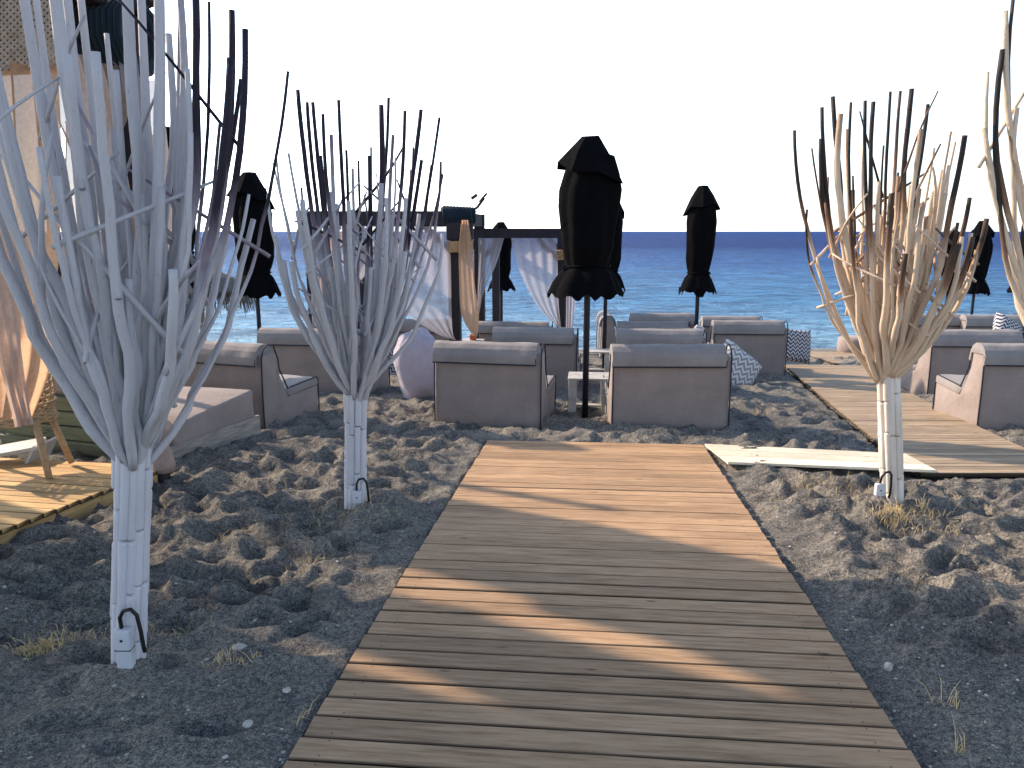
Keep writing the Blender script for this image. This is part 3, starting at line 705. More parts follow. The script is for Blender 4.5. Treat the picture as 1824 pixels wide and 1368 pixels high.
# ------------------------------------------------------------------ tables
def make_table(label, w_=.46, h_=.44, d_=.42):
    t = thing('side_table', label, 'table', group='white wooden side tables')
    mb = MB()
    for i in range(5): mb.box((-w_/2, -d_/2+i*d_/5+.003, h_-.022), (w_/2, -d_/2+(i+1)*d_/5-.003, h_))
    mb.build('table_top', M_whitewood, t, bevel=.003, segs=1)
    for sx in (-1, 1):
        for sy in (-1, 1):
            mb = MB(); mb.box((sx*(w_/2-.05)-.045, sy*(d_/2-.03)-.012, -.06), (sx*(w_/2-.05)+.045, sy*(d_/2-.03)+.012, h_-.024)); mb.build('leg', M_whitewood, t, bevel=.003, segs=1)
    mb = MB(); mb.box((-w_/2+.02, -.05, .09), (w_/2-.02, .05, .11)); mb.build('shelf', M_whitewood, t, bevel=.003, segs=1)
    return t
tb0 = make_table('white slatted wooden table between the two nearest sofas beside the umbrella pole')
tb0.location = G(1048, 737); tb0.rotation_euler = (0, 0, -.1)
dup(tb0, G(1062, 668), -.1, 'smaller looking white table farther back between the umbrella poles', 'white wooden side tables', (.9, .9, .9))
tt = dup(tb0, G(838, 660), -.1, 'white table in front of the farther gazebo carrying a terracotta candle pot', 'white wooden side tables', (.95, .9, 1.15))
p = Vector((tt.location.x+.05, tt.location.y, tt.location.z+.44*1.15)); mb = MB(); lathe(mb, [(0, .002), (.05, 0), (.065, .07), (.07, .09), (.055, .09), (.05, .03), (0, .03)], 20)
o = mb.build('candle_pot', M_red, None, True); o.location = p; tag(o, 'small terracotta red pot on the white table near the gazebo', 'pot')
p = tb0.location

# ------------------------------------------------------------------ curtains
def poly_at(pts, t):
    n = len(pts)-1; f_ = min(max(t, 0), 1)*n; i = min(int(f_), n-1); f_ -= i
    p0 = pts[max(i-1, 0)]; p1 = pts[i]; p2 = pts[i+1]; p3 = pts[min(i+2, n)]
    return .5*((2*p1)+(p2-p0)*f_+(2*p0-5*p1+4*p2-p3)*f_*f_+(3*p1-p0-3*p2+p3)*f_**3)
def cloth(name, Lp, Rp, mat, parent, pleats=7, amp=.05, nu=60, nv=36, sag=0.0, seed=0):
    mb = MB(); vs = []; fs = []
    for j in range(nv+1):
        v = j/nv; a = poly_at(Lp, v); b = poly_at(Rp, v); wd = (b-a).length
        side = (b-a).normalized() if wd > 1e-4 else Vector((1, 0, 0)); nrm = Vector((-side.y, side.x, 0)).normalized() if abs(side.z) < .99 else Vector((0, 1, 0))
        for i in range(nu+1):
            u = i/nu; p = a.lerp(b, u)
            k_ = min(1, .35+1.0*wd)
            am = amp*(.35+.65*abs(2*v-1)**.7)*k_
            p = p+nrm*(am*math.sin(2*math.pi*pleats*(u+.05*math.sin(v*4+seed))+seed)+.6*am*noise.noise(Vector((u*5, v*3, seed))))
            p.z -= sag*math.sin(math.pi*u)*v
            vs.append(p)
    for j in range(nv):
        for i in range(nu):
            a = j*(nu+1)+i; fs.append((a, a+nu+1, a+nu+2, a+1))
    mb.add(vs, fs); return mb.build(name, mat, parent, True, world=True)
def wrap(mb, a, b, r, turns, rr):
    a = Vector(a); b = Vector(b); pts = []; d = (b-a); t = d.normalized(); u = t.orthogonal().normalized(); v = t.cross(u)
    for i in range(turns*10+1):
        an = 2*math.pi*i/10; pts.append(a+d*(i/(turns*10))+(u*math.cos(an)+v*math.sin(an))*r)
    mb.tube(pts, rr, 6)

# ------------------------------------------------------------------ far gazebos
def gazebo(label, front_l, front_r, Yf, depth, top_row, yaw, post=.15, bh=.16, pl=.1):
    """front posts given by px at Y=Yf"""
    A = P(front_l, top_row, Yf); B = P(front_r, top_row, Yf); zt = max(A.z, B.z); A.z = B.z = zt
    dv = Vector((math.sin(math.radians(yaw)), math.cos(math.radians(yaw)), 0))*depth
    Cc = B+dv; D = A+dv
    root = thing('gazebo', label, 'gazebo', gz(A.x, A.y))
    for q_, w_ in ((A, pl), (B, post), (Cc, post), (D, post)):
        mb = MB(); g = -S*q_.y-.2; M = Matrix.Translation((q_.x, q_.y, 0)) @ Matrix.Rotation(-math.radians(yaw), 4, 'Z')
        mb.box((-w_/2, -w_/2, g), (w_/2, w_/2, zt-bh), M); mb.build('post', M_post, root, world=True, bevel=.006, segs=1)
    for a, b in ((A, B), (B, Cc), (Cc, D), (D, A)):
        e = (b-a).normalized()*.09
        mb = MB(); off = Vector((0, 0, -bh/2-.003*(a is B or a is D)))
        if a is B or a is D: e = -e
        mb.beam(a-e+off, b+e+off, .13, bh); mb.build('beam', M_post, root, world=True, bevel=.008, segs=1)
    # diagonal braces
    for a, b in ((A, B), (B, A), (B, Cc), (Cc, D)):
        e = (b-a).normalized()
        mb = MB(); mb.beam(a+Vector((0, 0, -bh-.38))+e*.03, a+Vector((0, 0, -bh-.0))+e*.42, .07, .09); mb.build('brace', M_post, root, world=True)
    return root, A, B, Cc, D, zt
gA, A, B, Cc, D, zt = gazebo('nearer dark gazebo behind the second driftwood tree with sheers and a roof lamp', 549, 808, 11.0, 2.2, 376, 7, .16, .2, .11)
# teal net wrapped over its right corner, jute band below
mb = MB(); wrap(mb, B+Vector((-.16, -.02, -.06)), B+Vector((.30, .06, -.06)), .10, 12, .022); wrap(mb, B+Vector((-.14, .02, -.03)), B+Vector((.26, .02, -.05)), .085, 9, .03); mb.build('net_wrap', M_teal, gA, True, world=True)
mb = MB(); mb.box((B.x-.1, B.y-.11, zt-.40), (B.x+.27, B.y+.1, zt-.16)); mb.build('corner_box', M_post, gA, world=True, bevel=.02)
mb = MB(); wrap(mb, B+Vector((.08, 0, -.56)), B+Vector((.08, 0, -.42)), .17, 6, .022); mb.build('rope_band', M_rope, gA, True, world=True)
mb = MB(); wrap(mb, A+Vector((0, 0, -.66)), A+Vector((0, 0, -.34)), .07, 12, .02); mb.build('rope_band', M_rope, gA, True, world=True)
YA = 10.88
cloth('sheer_curtain', [P(690, 402, YA), P(688, 470, YA), P(704, 540, YA), P(770, 590, YA), P(800, 603, YA)], [P(800, 404, YA), P(803, 470, YA), P(804, 540, YA), P(806, 590, YA), P(812, 606, YA)], M_sheer, gA, 4, .022, seed=1)
cloth('sheer_curtain', [P(556, 402, YA), P(556, 470, YA), P(554, 530, YA), P(556, 575, YA), P(556, 605, YA)], [P(690, 402, YA), P(670, 460, YA), P(620, 530, YA), P(580, 575, YA), P(568, 608, YA)], M_sheer, gA, 4, .022, seed=2)
YB_ = 10.72
cloth('peach_curtain', [P(822, 392, YB_), P(817, 440, YB_), P(818, 500, YB_), P(822, 560, YB_), P(842, 598, YB_)], [P(834, 392, YB_), P(841, 440, YB_), P(845, 500, YB_), P(853, 560, YB_), P(850, 600, YB_)], M_linen, gA, 3, .03, nu=36, seed=3)
YD = 13.2
cloth('sheer_curtain', [P(566, 415, YD), P(566, 470, YD), P(566, 530, YD), P(566, 600, YD)], [P(610, 415, YD), P(606, 470, YD), P(590, 530, YD), P(578, 600, YD)], M_linen, gA, 5, .04, seed=7)
# solar lamp on the gazebo roof
lp = B+Vector((.26, .0, .02)); t = thing('solar_lamp', 'small solar spot lamp with tilted panel on the nearer gazebo corner', 'lamp', lp)
mb = MB(); mb.tube([(-.12, 0, 0), (.02, 0, .0), (.07, 0, .03), (.17, 0, .16)], .02, 8); mb.build('arm', M_pole, t, True)
mb = MB(); M = Matrix.Translation((.16, 0, .17)) @ Matrix.Rotation(math.radians(-48), 4, 'Y'); mb.box((-.09, -.08, -.012), (.07, .08, .012), M); mb.build('solar_panel', M_pole, t, bevel=.004)
mb = MB(); M = Matrix.Translation((.03, 0, .175)) @ Matrix.Rotation(math.radians(-35), 4, 'Y'); mb.box((-.05, -.05, -.02), (.05, .05, .02), M); mb.build('lamp_head', M_pole, t, bevel=.004)

gB, A2, B2, C2, D2, zt2 = gazebo('farther dark gazebo left of the largest umbrella with white sheers tied back', 850, 1001, 13.2, 2.2, 407, 7, .14, .16, .11)
mb = MB(); wrap(mb, B2+Vector((0, 0, -.52)), B2+Vector((0, 0, -.36)), .10, 6, .02); mb.build('rope_band', M_rope, gB, True, world=True)
YB = 13.05
cloth('sheer_curtain', [P(852, 424, YB), P(852, 470, YB), P(851, 520, YB), P(851, 560, YB)], [P(898, 424, YB), P(884, 470, YB), P(862, 520, YB), P(853, 562, YB)], M_sheer, gB, 4, .02, seed=4)
cloth('sheer_curtain', [P(910, 424, YB), P(921, 470, YB), P(940, 515, YB), P(965, 555, YB), P(996, 584, YB)], [P(990, 424, YB), P(993, 470, YB), P(994, 515, YB), P(996, 555, YB), P(1000, 586, YB)], M_sheer, gB, 4, .022, seed=5)
cloth('sheer_curtain', [P(1008, 424, YB+.5), P(1009, 500, YB+.5), P(1008, 590, YB+.5)], [P(1030, 424, YB+.5), P(1028, 500, YB+.5), P(1020, 590, YB+.5)], M_sheer, gB, 3, .03, seed=6)

# ------------------------------------------------------------------ left pergola with deck, daybed, chair, drapes
DT = .14
dc = G(300, 830, DT); dn = G(0, 944, DT)
dd = (dn-dc); dd.z = 0; dd.normalize(); dl = Vector((dd.y, -dd.x, 0))      # towards camera, towards left
if dl.x > 0: dl = -dl
print('deck corner', dc, 'dir', dd, dl)
rz = math.atan2(-dl.y, -dl.x)
rows = []; y = -.05
M = Matrix.Rotation(rz, 3, 'Z')
while y > -4.6:
    def zz(xx, y=y):
        wv = M @ Vector((xx, y, 0)); return -S*(dc.y+wv.y)+DT
    rows.append((Vector((-3.6, y, zz(-3.6))), Vector((0, y, zz(0))), .098)); y -= .098
root = thing('pergola_deck', 'raised yellow plank deck under the left pergola', 'deck', (dc.x, dc.y, 0), rz)
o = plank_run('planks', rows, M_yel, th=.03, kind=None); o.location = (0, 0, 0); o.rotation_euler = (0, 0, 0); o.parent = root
mb = MB(); 
def zz0(x, y): wv = M @ Vector((x, y, 0)); return -S*(dc.y+wv.y)+DT
vs = []
for (y0) in (0.0, -4.6):
    for xx in (-.02, -.06):
        for dz in (-.036, -.26): vs.append((xx, y0, zz0(xx, y0)+dz))
mb.add(vs, [(0, 4, 5, 1), (2, 3, 7, 6), (0, 2, 6, 4), (1, 5, 7, 3), (0, 1, 3, 2), (4, 6, 7, 5)]); mb.build('side_joist', M_yel_y, root)
vs = []
for x0 in (-3.6, -.01):
    for y0 in (.015, -.03):
        for dz in (-.036, -.26): vs.append((x0, y0, zz0(x0, y0)+dz))
mb = MB(); mb.add(vs, [(0, 4, 5, 1), (2, 3, 7, 6), (0, 2, 6, 4), (1, 5, 7, 3), (0, 1, 3, 2), (4, 6, 7, 5)]); mb.build('end_joist', M_grey, root)
def dk(a, b, z):     # deck frame point: a metres left of corner, b metres towards the camera, z above sand plane
    p = Vector((dc.x, dc.y, 0))+dl*a+dd*b; p.z = -S*p.y+z; return p
ztop = P(262, 128, dc.y).z
pg = thing('pergola', 'tall pergola at the left with teal wrapped beam end, net ceiling and linen drapes', 'pergola', dk(0, 0, 0))
for (a, b) in ((.05, .05), (3.4, .05), (3.4, 4.3), (.05, 4.4)):
    mb = MB(); p0 = dk(a, b, -.1); mb.box((p0.x-.06, p0.y-.06, p0.z), (p0.x+.06, p0.y+.06, ztop+.02)); mb.build('post', M_post, pg, world=True, bevel=.006, segs=1)
def tp(a, b, dz=0): p = dk(a, b, 0); p.z = ztop+dz; return p
for i, (a, b) in enumerate((((-.05, .05), (1.5, .05)), ((.05, -.1), (.05, 4.6)), ((3.4, -.1), (3.4, 4.6)), ((-.1, 4.35), (3.6, 4.35)))):
    hb = .40 if i == 0 else .09; zb = .22 if i == 0 else .40
    mb = MB(); mb.beam(tp(*a, zb), tp(*b, zb+.001*i), .2 if i == 0 else .12, hb); mb.build('beam', M_post, pg, world=True, bevel=.01, segs=1)
mb = MB(); wrap(mb, tp(-.12, .05, .2), tp(.46, .05, .2), .225, 14, .026); wrap(mb, tp(-.10, .05, .2), tp(.46, .05, .2), .20, 14, .03); mb.build('beam_wrap', M_teal, pg, True, world=True)
mb = MB(); mb.box((-.5, -.02, 0), (0, .02, .4)); 
mb = MB(); mb.beam(tp(2.3, .05, .38), tp(3.6, .05, .38), .12, .10); mb.build('beam', M_post, pg, world=True, bevel=.01, segs=1)
# second post behind the daybed
p0 = gz(P(98, 400, 7.6).x, 7.6, -.1); mb = MB(); mb.tube([(p0.x, p0.y, p0.z), (p0.x-.02, p0.y, 1.5), (p0.x, p0.y, ztop+.6)], .055, 12); mb.build('post', M_post, pg, True, world=True)
# net valance and net ceiling
def net(name, c00, c10, c11, c01, nu, nv, r_, parent, mat):
    mb = MB()
    def bil(u, v): return (c00.lerp(c10, u)).lerp(c01.lerp(c11, u), v)
    for fam in (1, -1):
        for k_ in range(-nv, nu+nv+1):
            pts = []
            for j in range(nv*2+1):
                v = j/(nv*2); u = (k_+fam*(v*nv if fam > 0 else v*nv))/nu
                if 0 <= u <= 1: pts.append(bil(u, v)+Vector((0, .012*math.sin(j*math.pi), 0)))
            if len(pts) > 1: mb.tube(pts, r_, 4, cap=False)
    return mb.build(name, mat, parent, world=True)
c = [P(-60, -90, 4.38), P(118, -90, 4.5), P(122, 122, 4.5), P(-60, 126, 4.38)]
net('net_valance', c[0], c[1], c[2], c[3], 15, 18, .0075, pg, M_net)
# added roof sheets, outline and slits shaped to cast the shade on the walk
ZR = ztop+.47
def sunmap(px, py):      # where the ray that lights this spot of the walk crosses the roof
    p = G(px, py); k_ = (ZR-p.z)/to_sun.z; q_ = p+to_sun*k_; return q_
def rf(a, b): p = dk(a, b, 0); p.z = ZR; return p
U_ = [sunmap(*v) for v in ((470, 985), (640, 1000), (1000, 1092), (1250, 1180), (1420, 1248))]
L_ = [sunmap(*v) for v in ((10, 955), (150, 1030), (300, 1075), (520, 1105), (690, 1062), (1000, 1147), (1250, 1216), (1420, 1258))]
T_ = [sunmap(*v) for v in ((480, 930), (620, 925), (790, 893), (940, 922), (1100, 950), (1250, 985), (1450, 1035))]
far = [rf(-.1, -.2), rf(-.1, 1.6)]+U_[::-1]+T_
m0 = sunmap(400, 1128); mu_ = [sunmap(*v) for v in ((520, 1150), (650, 1182), (780, 1222))]; me_ = sunmap(930, 1285); ml_ = [sunmap(*v) for v in ((520, 1166), (650, 1208), (780, 1248))]
wl = m0+Vector((-4, 1.2, 0)); re_ = me_+Vector((1.2, -.4, 0))
near = L_+[rf(-.1, 1.68), rf(-.1, 3.3), re_, me_]+mu_[::-1]+[m0, wl]
near2 = [wl, m0]+ml_+[me_, re_, rf(-.1, 3.3), rf(-.1, 4.9), rf(8.5, 4.9)]
print('roof2', m0, me_, re_, rf(-.1, 3.3))
mb = MB()
for pl in (far, near, near2):
    n = len(pl); vs = [p+Vector((0, 0, .02)) for p in pl]+[p-Vector((0, 0, .01)) for p in pl]
    mb.add(vs, [tuple(range(n)), tuple(range(2*n-1, n-1, -1))]+[(k_, k_+n, (k_+1) % n+n, (k_+1) % n) for k_ in range(n)])
mb.build('shade_sheet', M_post, pg, world=True)
# drapes
yA, yB2 = 4.42, 4.9
cloth('drape', [P(-60, 118, yA), P(-60, 300, yA), P(-60, 500, yA), P(-60, 650, yA), P(-40, 745, yA)], [P(100, 112, yA), P(104, 300, yA), P(98, 500, yA), P(88, 650, yA), P(58, 748, yA)], M_linen, pg, 4, .06, seed=3)
cloth('drape', [P(-70, 200, yA-.3), P(-60, 400, yA-.3), P(-20, 560, yA-.3), P(10, 690, yA-.3), P(30, 760, yA-.3)], [P(-30, 200, yA-.3), P(0, 400, yA-.3), P(30, 560, yA-.3), P(48, 690, yA-.3), P(62, 755, yA-.3)], M_linen2, pg, 3, .05, seed=5)
yC = dc.y-.05
cloth('drape', [P(130, 20, yC), P(118, 250, yC), P(106, 430, yC), P(120, 600, yC), P(200, 700, yC), P(270, 765, yC)], [P(262, 130, yC), P(258, 300, yC), P(262, 450, yC), P(272, 600, yC), P(285, 700, yC), P(292, 765, yC)], M_linen2, pg, 6, .06, seed=8)
cloth('drape', [P(170, -60, yC-.15), P(172, 20, yC-.15), P(200, 100, yC-.15)], [P(190, -60, yC-.15), P(235, 60, yC-.15), P(258, 250, yC-.15)], M_sheer, pg, 3, .04, seed=9)
def tq(b, h): p = dk(.03, b, 0); p.z = -S*p.y+h; return p
H_ = ztop-dk(0, 0, 0).z
cloth('drape', [tq(-.35, H_), tq(-.32, H_*.75), tq(-.22, H_*.5), tq(-.1, H_*.3), tq(-.03, .55)], [tq(.85, H_), tq(.6, H_*.8), tq(.34, H_*.58), tq(.15, H_*.38), tq(.05, .55)], M_linen2, pg, 6, .06, seed=12)
# knot and tail of the tied drape
pk = P(284, 768, yC); mb = MB()
lathe(mb, [(0, .09), (.05, .085), (.085, .04), (.09, 0), (.06, -.05), (.045, -.08), (.07, -.16), (.085, -.24), (.07, -.30), (0, -.30)], 28, .25, 7, 1.0)
mb.v = [(v[0]+pk.x, v[1]+pk.y, v[2]+pk.z) for v in mb.v]; mb.build('drape_knot', M_linen2, pg, True, world=True)

# daybed
db = G(303, 829); fa = G(440, 786); fv = (fa-db); fv.z = 0; dlen = fv.length; fv.normalize(); yaw_db = math.atan2(fv.y, fv.x)-math.pi/2
t = thing('daybed', 'low daybed with olive slatted back, taupe mattress and wooden side rail by the pergola deck', 'daybed', db, yaw_db)
dlen = 1.2; W_ = 1.75
mb = MB(); mb.box((-.04, 0, -.08), (0, dlen, .145)); mb.build('side_rail', M_grey_y, t, bevel=.004, segs=1)
for i, (z0, lean) in enumerate(((0.02, 0), (.145, .0), (.27, 0), (.395, 0))):
    mb = MB(); Mx = Matrix.Translation((0, -.03, z0)) @ Matrix.Rotation(math.radians(14), 4, 'X'); mb.box((-W_, -.015, 0), (-.06, .012, .118), Mx); mb.build('back_slat', M_olive, t, bevel=.006, segs=2)
mb = MB(); mb.box((-W_, .03, -.06), (-.10, .07, .52)); mb.build('back_frame', M_olive, t)
mb = MB(); mb.box((-W_+.02, -.04, .53), (-.06, .22, .72)); mb.build('back_cushion', M_sofa, t, True, .04, segs=3, subdiv=2, soft=.02)
mb = MB(); mb.add([(-W_+.02, .16, .10), (-.02, .10, .10), (-.02, dlen-.04, .10), (-W_+.02, dlen-.04, .10), (-W_+.02, .16, .36), (-.02, .10, .31), (-.02, dlen-.04, .40), (-W_+.02, dlen-.04, .40)],
    [(3, 2, 1, 0), (4, 5, 6, 7), (0, 1, 5, 4), (1, 2, 6, 5), (2, 3, 7, 6), (3, 0, 4, 7)]); mb.build('mattress', M_sofa, t, True, .03, segs=3, subdiv=3, soft=.02)

# wicker chair
pc = (G(88, 853, DT)+Vector((0, 0, 0))); cc_ = pc+Vector((-.36, .22, 0))
t = thing('wicker_chair', 'wicker chair with splayed cane legs standing on the yellow deck at the left edge', 'chair', cc_, 0)
for (lx, ly) in ((.36, -.22), (.30, .16), (-.36, -.22), (-.30, .16)):
    mb = MB(); mb.tube([(lx, ly, -.0-(lx-.36)*0), (lx*.86, ly*.8, .2), (lx*.72, ly*.62, .40)], [.022, .024, .024], 10); mb.build('leg', M_wicker, t, True)
mb = MB()
for k_ in range(9):
    R_ = .30-.004*k_; mb.tube([(R_*math.cos(a), .85*R_*math.sin(a), .37+.012*k_+.006*math.sin(a*14+k_*math.pi)) for a in [2*math.pi*i/40 for i in range(41)]], .009, 5)
for k_ in range(14): 
    x = -.26+k_*.04; hy = .85*math.sqrt(max(0, .29**2-x*x)); mb.tube([(x, -hy, .455), (x, 0, .44), (x, hy, .455)], .009, 5)
mb.build('woven_seat', M_wicker, t, True)
mb = MB()
for k_ in range(22):
    a = math.radians(-60+k_*13.5)+math.radians(20); h_ = .16+.10*math.sin(math.pi*k_/21)
    mb.tube([(.27*math.cos(a), .24*math.sin(a), .46), (.295*math.cos(a+.08), .27*math.sin(a+.08), .46+h_*.5), (.30*math.cos(a), .275*math.sin(a), .46+h_)], .007, 5)
for k_ in range(5):
    mb.tube([(.292*math.cos(math.radians(-40+i*9.45)), .268*math.sin(math.radians(-40+i*9.45)), .49+.035*k_+(.10*k_/4)*math.sin(math.pi*i/30)) for i in range(31)], .010, 5)
mb.build('woven_back', M_wicker, t, True)
# low white framed side board on the deck
p0 = G(-60, 822, DT); p1 = G(92, 812, DT); t = thing('low_table', 'low white edged tray table behind the wicker chair', 'table', p1)
mb = MB(); mb.beam(p0+Vector((0, -.1, .05)), p1+Vector((0, -.1, .13)), .3, .025); mb.build('tray', M_whitewood, t, world=True)
mb = MB(); mb.beam(p1+Vector((-.05, -.1, .0)), p1+Vector((0.03, -.1, .14)), .3, .02); mb.build('leg', M_whitewood, t, world=True)

# thatched parasol
pt = P(352, 470, 13.0); t = thing('thatched_parasol', 'small grey thatched parasol with shaggy fringe behind the nearest driftwood tree', 'parasol', gz(pt.x, 13.0))
mb = MB(); mb.tube([(0, 0, -.2), (0, 0, pt.z-t.location.z)], .05, 10); mb.build('pole', M_grey, t)
mb = MB(); zc = pt.z-t.location.z; R_ = .80
lathe(mb, [(0, zc+.02), (.15, zc-.02), (.5, zc-.22), (R_, zc-.42), (R_*.97, zc-.46), (.1, zc-.3)], 40, .05, 9, 2)
for i in range(700):
    a = rng.uniform(0, 6.283); r0 = rng.uniform(.2, R_); z0 = zc-.02-(r0)*.52; le = rng.uniform(.25, .45)
    mb.tube([(r0*math.cos(a), r0*math.sin(a), z0+.03), ((r0+.10)*math.cos(a), (r0+.10)*math.sin(a), z0-.1), ((r0+.13)*math.cos(a+.03), (r0+.13)*math.sin(a+.03), z0-le)], [.012, .010, .004], 4)
mb.build('thatch', M_thatch, t)

# ------------------------------------------------------------------ driftwood trees
def make_tree(name_label, base, top_row, top_px, R, tips, seed, mat, extra=22, twigs=34, dark=.9, trunk_r=.066, box=None, hfac=1.0, wmul=1.0, curve=.62, fill_h=(.45, .85), mid_row=None):
    r = random.Random(seed)
    root = thing('driftwood_tree', name_label, 'driftwood tree', (base.x, base.y, base.z), group='white driftwood stick trees along the boardwalk')
    Y0 = base.y; T = P(top_px, top_row, Y0)
    H0 = T.z-base.z
    # trunk of cane pieces
    mb = MB(); n = 11
    for k in range(n+3):
        a = 2*math.pi*k/n+r.uniform(-.1, .1); rr = trunk_r*(.80 if k < n else .35); 
        if k >= n: a = 2*math.pi*(k-n)/3
        z = -.12+r.uniform(0, .05); tw = r.uniform(-.25, .35)
        while z < H0-.01:
            L_ = r.uniform(.16, .46); z1 = min(z+L_, H0+r.uniform(-.02, .03))
            if z1-z < .04: break
            def pt(zq):
                an = a+tw*zq*.6; rq = rr*(1+.04*math.sin(zq*9+k)); lean = (T.xy-base.xy)*(zq/H0)
                return Vector((rq*math.cos(an)+lean.x, rq*math.sin(an)+lean.y, zq))
            j = Vector((r.uniform(-.003, .003), r.uniform(-.003, .003), 0)); rad = r.uniform(.0165, .0215)
            mb.tube([pt(z+.003)+j, pt(z+.012)+j, pt((z+z1)/2)+j, pt(z1-.012)+j, pt(z1-.003)+j], [rad*.97, rad*1.05, rad*.97, rad*1.05, rad*.97], 12)
            z = z1+.002
    mb.build('trunk', M_pole_sunlit if mat is M_tree3 else M_pole_white, root, True)
    top = Vector((T.x-base.x, 0, H0))
    sc = Y0/1370.0
    def branch(tip, rad, dk_, i, bow=None, nm='branch'):
        off = Vector((tip.x-top.x, tip.y-top.y, 0)); Hh = tip.z-top.z
        d = off.normalized() if off.length > .01 else Vector((1, 0, 0))
        st = top+d*trunk_r*r.uniform(.2, .75)+Vector((r.uniform(-.02, .02), r.uniform(-.02, .02), r.uniform(-.09, .03)))
        bw = curve+r.uniform(-.10, .12) if bow is None else bow
        c1 = st+Vector((off.x*.46, off.y*.46, Hh*.26)); c2 = Vector((top.x+off.x*bw*1.22, top.y+off.y*bw*1.22, top.z+Hh*.58))
        pts = []; rads = []; cs = []; N_ = 18; ph = r.uniform(0, 99)
        for q_ in range(N_+1):
            t = q_/N_; b = (1-t)**3*st+3*(1-t)**2*t*c1+3*(1-t)*t*t*c2+t**3*tip
            w_ = math.sin(math.pi*min(t*1.1, 1))*.9+.1
            b = b+Vector((noise.noise(Vector((ph, t*4, 0))), noise.noise(Vector((ph, 7, t*4))), 0))*.034*w_*hfac
            b = b+Vector((noise.noise(Vector((ph, t*13, 3))), noise.noise(Vector((ph, 9, t*13))), 0))*.008*w_
            pts.append(b); rads.append(rad*(1.42-.48*t)*min(1, .72+t*3)*(1+.12*noise.noise(Vector((ph, t*9, 5)))))
            cs.append(min(1, max(0, (t-(1-.62*dk_)-.02)/.30))*min(1, dk_*1.1) if dk_ > 0 else 0.0)  # dark tips: silhouette against bright sky painted into the wood colour
        cs[0] = max(cs[0], .0001)
        mb = MB(); mb.tube(pts, rads, 9, cs); mb.build(nm, mat, root, True)
        return pts, cs
    allp = []
    for i, tpv in enumerate(tips):
        px, py, wpx, dk_ = tpv[:4]
        P0 = P(px, py, Y0); ox = P0.x-base.x-top.x; m = math.sqrt(max(.0, R*R-ox*ox))
        dy = tpv[4] if len(tpv) > 4 else r.uniform(-1, 1)*m*.85
        tip = P(px, py, Y0+dy)-base
        allp.append(branch(tip, max(wpx*sc/2*wmul, .006), dk_*dark, i))
    zmax = max(p[0][-1].z for p in allp)
    for i in range(extra):
        a = r.uniform(0, 6.283); rr = R*r.uniform(.25, 1.0); h = top.z+(zmax-top.z)*r.uniform(*fill_h)
        tip = Vector((top.x+rr*math.cos(a), top.y+rr*math.sin(a), h))
        allp.append(branch(tip, r.uniform(.008, .017), r.choice((.2, .5, .8) if mat is M_tree3 else (0, .2, .4))*dark, i))
    for i in range(twigs):
        pts, cs = r.choice(allp); q_ = r.randint(7, 15); p0 = pts[q_]
        tgt = r.choice(allp)[0][r.randint(9, 17)]
        d = (tgt-p0); 
        if d.xy.length < .12: continue
        L_ = min(.55, r.uniform(.35, .85)*(zmax-top.z)*.42); d = d.normalized(); d.z = abs(d.z)*.3+r.uniform(.25, .95); d = d.normalized()
        side = Vector((r.uniform(-1, 1), r.uniform(-1, 1), 0))*.02
        rad = r.uniform(.005, .009); e = p0+d*L_; mid = p0+d*L_*.5+side
        c_ = cs[q_]; ce = min(1, c_+r.uniform(0, .5)*dark) if r.random() < .7 else c_
        mb = MB(); mb.tube([p0-d*.05, p0.lerp(mid, .5), mid, mid.lerp(e, .5)+side*.3, e], [rad*1.3, rad*1.15, rad*1.05, rad*.9, rad*.7], 7, [c_+.0001, c_, (c_+ce)/2, ce, ce]); mb.build('twig', mat, root, True)
    if box:
        bx, by, side = box
        q_ = P(bx, by, base.y-trunk_r-.03)-base
        bxr = thing  # no-op
        mb = MB(); Mq = Matrix.Translation(q_); mb.box((-.029, -.02, -.10), (.029, .02, .07), Mq); ob = mb.build('socket_box', M_plast, root, True, .009, segs=3)
        mb = MB(); mb.box((-.0295, -.0215, -.012), (.0295, .0215, -.009), Mq); mb.build('lid_seam', M_cable, ob); mb = MB(); mb.tube([q_+Vector((0, -.018, .03)), q_+Vector((0, -.0225, .03))], .005, 10); mb.build('lid_screw', M_cable, ob)
        mb = MB(); mb.tube([q_+Vector((-.002, -.004, .075)), q_+Vector((0, -.012, .12)), q_+Vector((.018, -.018, .15)), q_+Vector((.045, -.016, .155)), q_+Vector((.062, -.01, .13)), q_+Vector((.068, -.004, .06)), q_+Vector((.070, 0, 0)), q_+Vector((.068, .01, -.03))], .0075, 9); mb.build('cable', M_cable, root, True)
    return root
t1 = [(-40, -60, 18, 0, -.1), (30, -90, 20, 0, .1), (85, -120, 22, 0, -.2), (110, -90, 18, 0, .15), (170, 92, 17, 0, -.35), (207, 125, 12, 0, .1), (218, -140, 22, 0, 0), (283, -110, 20, .0, -.1),
      (316, -80, 15, .5, .1), (322, 15, 12, .6, .3), (346, -70, 15, 1, 0), (413, 18, 14, 1, .05), (437, 52, 13, 1, -.1), (411, 103, 15, 1, -.25), (429, 141, 10, .9, .15), (513, 127, 5, 1, .2), (392, 218, 7, .8, 0), (341, 236, 8, .2, -.3),
      (-35, 70, 16, 0, .1), (-25, 185, 14, 0, -.3), (70, 262, 11, 0, -.35), (80, 168, 6, 0, .1), (443, 346, 5, 0, .1), (372, 3, 5, 1, .2), (-10, 100, 14, 0, -.1), (140, -40, 16, 0, .25), (250, -60, 18, 0, .3), (60, -40, 15, 0, .3), (190, 60, 12, 0, .35), (300, 60, 16, .1, .3)]
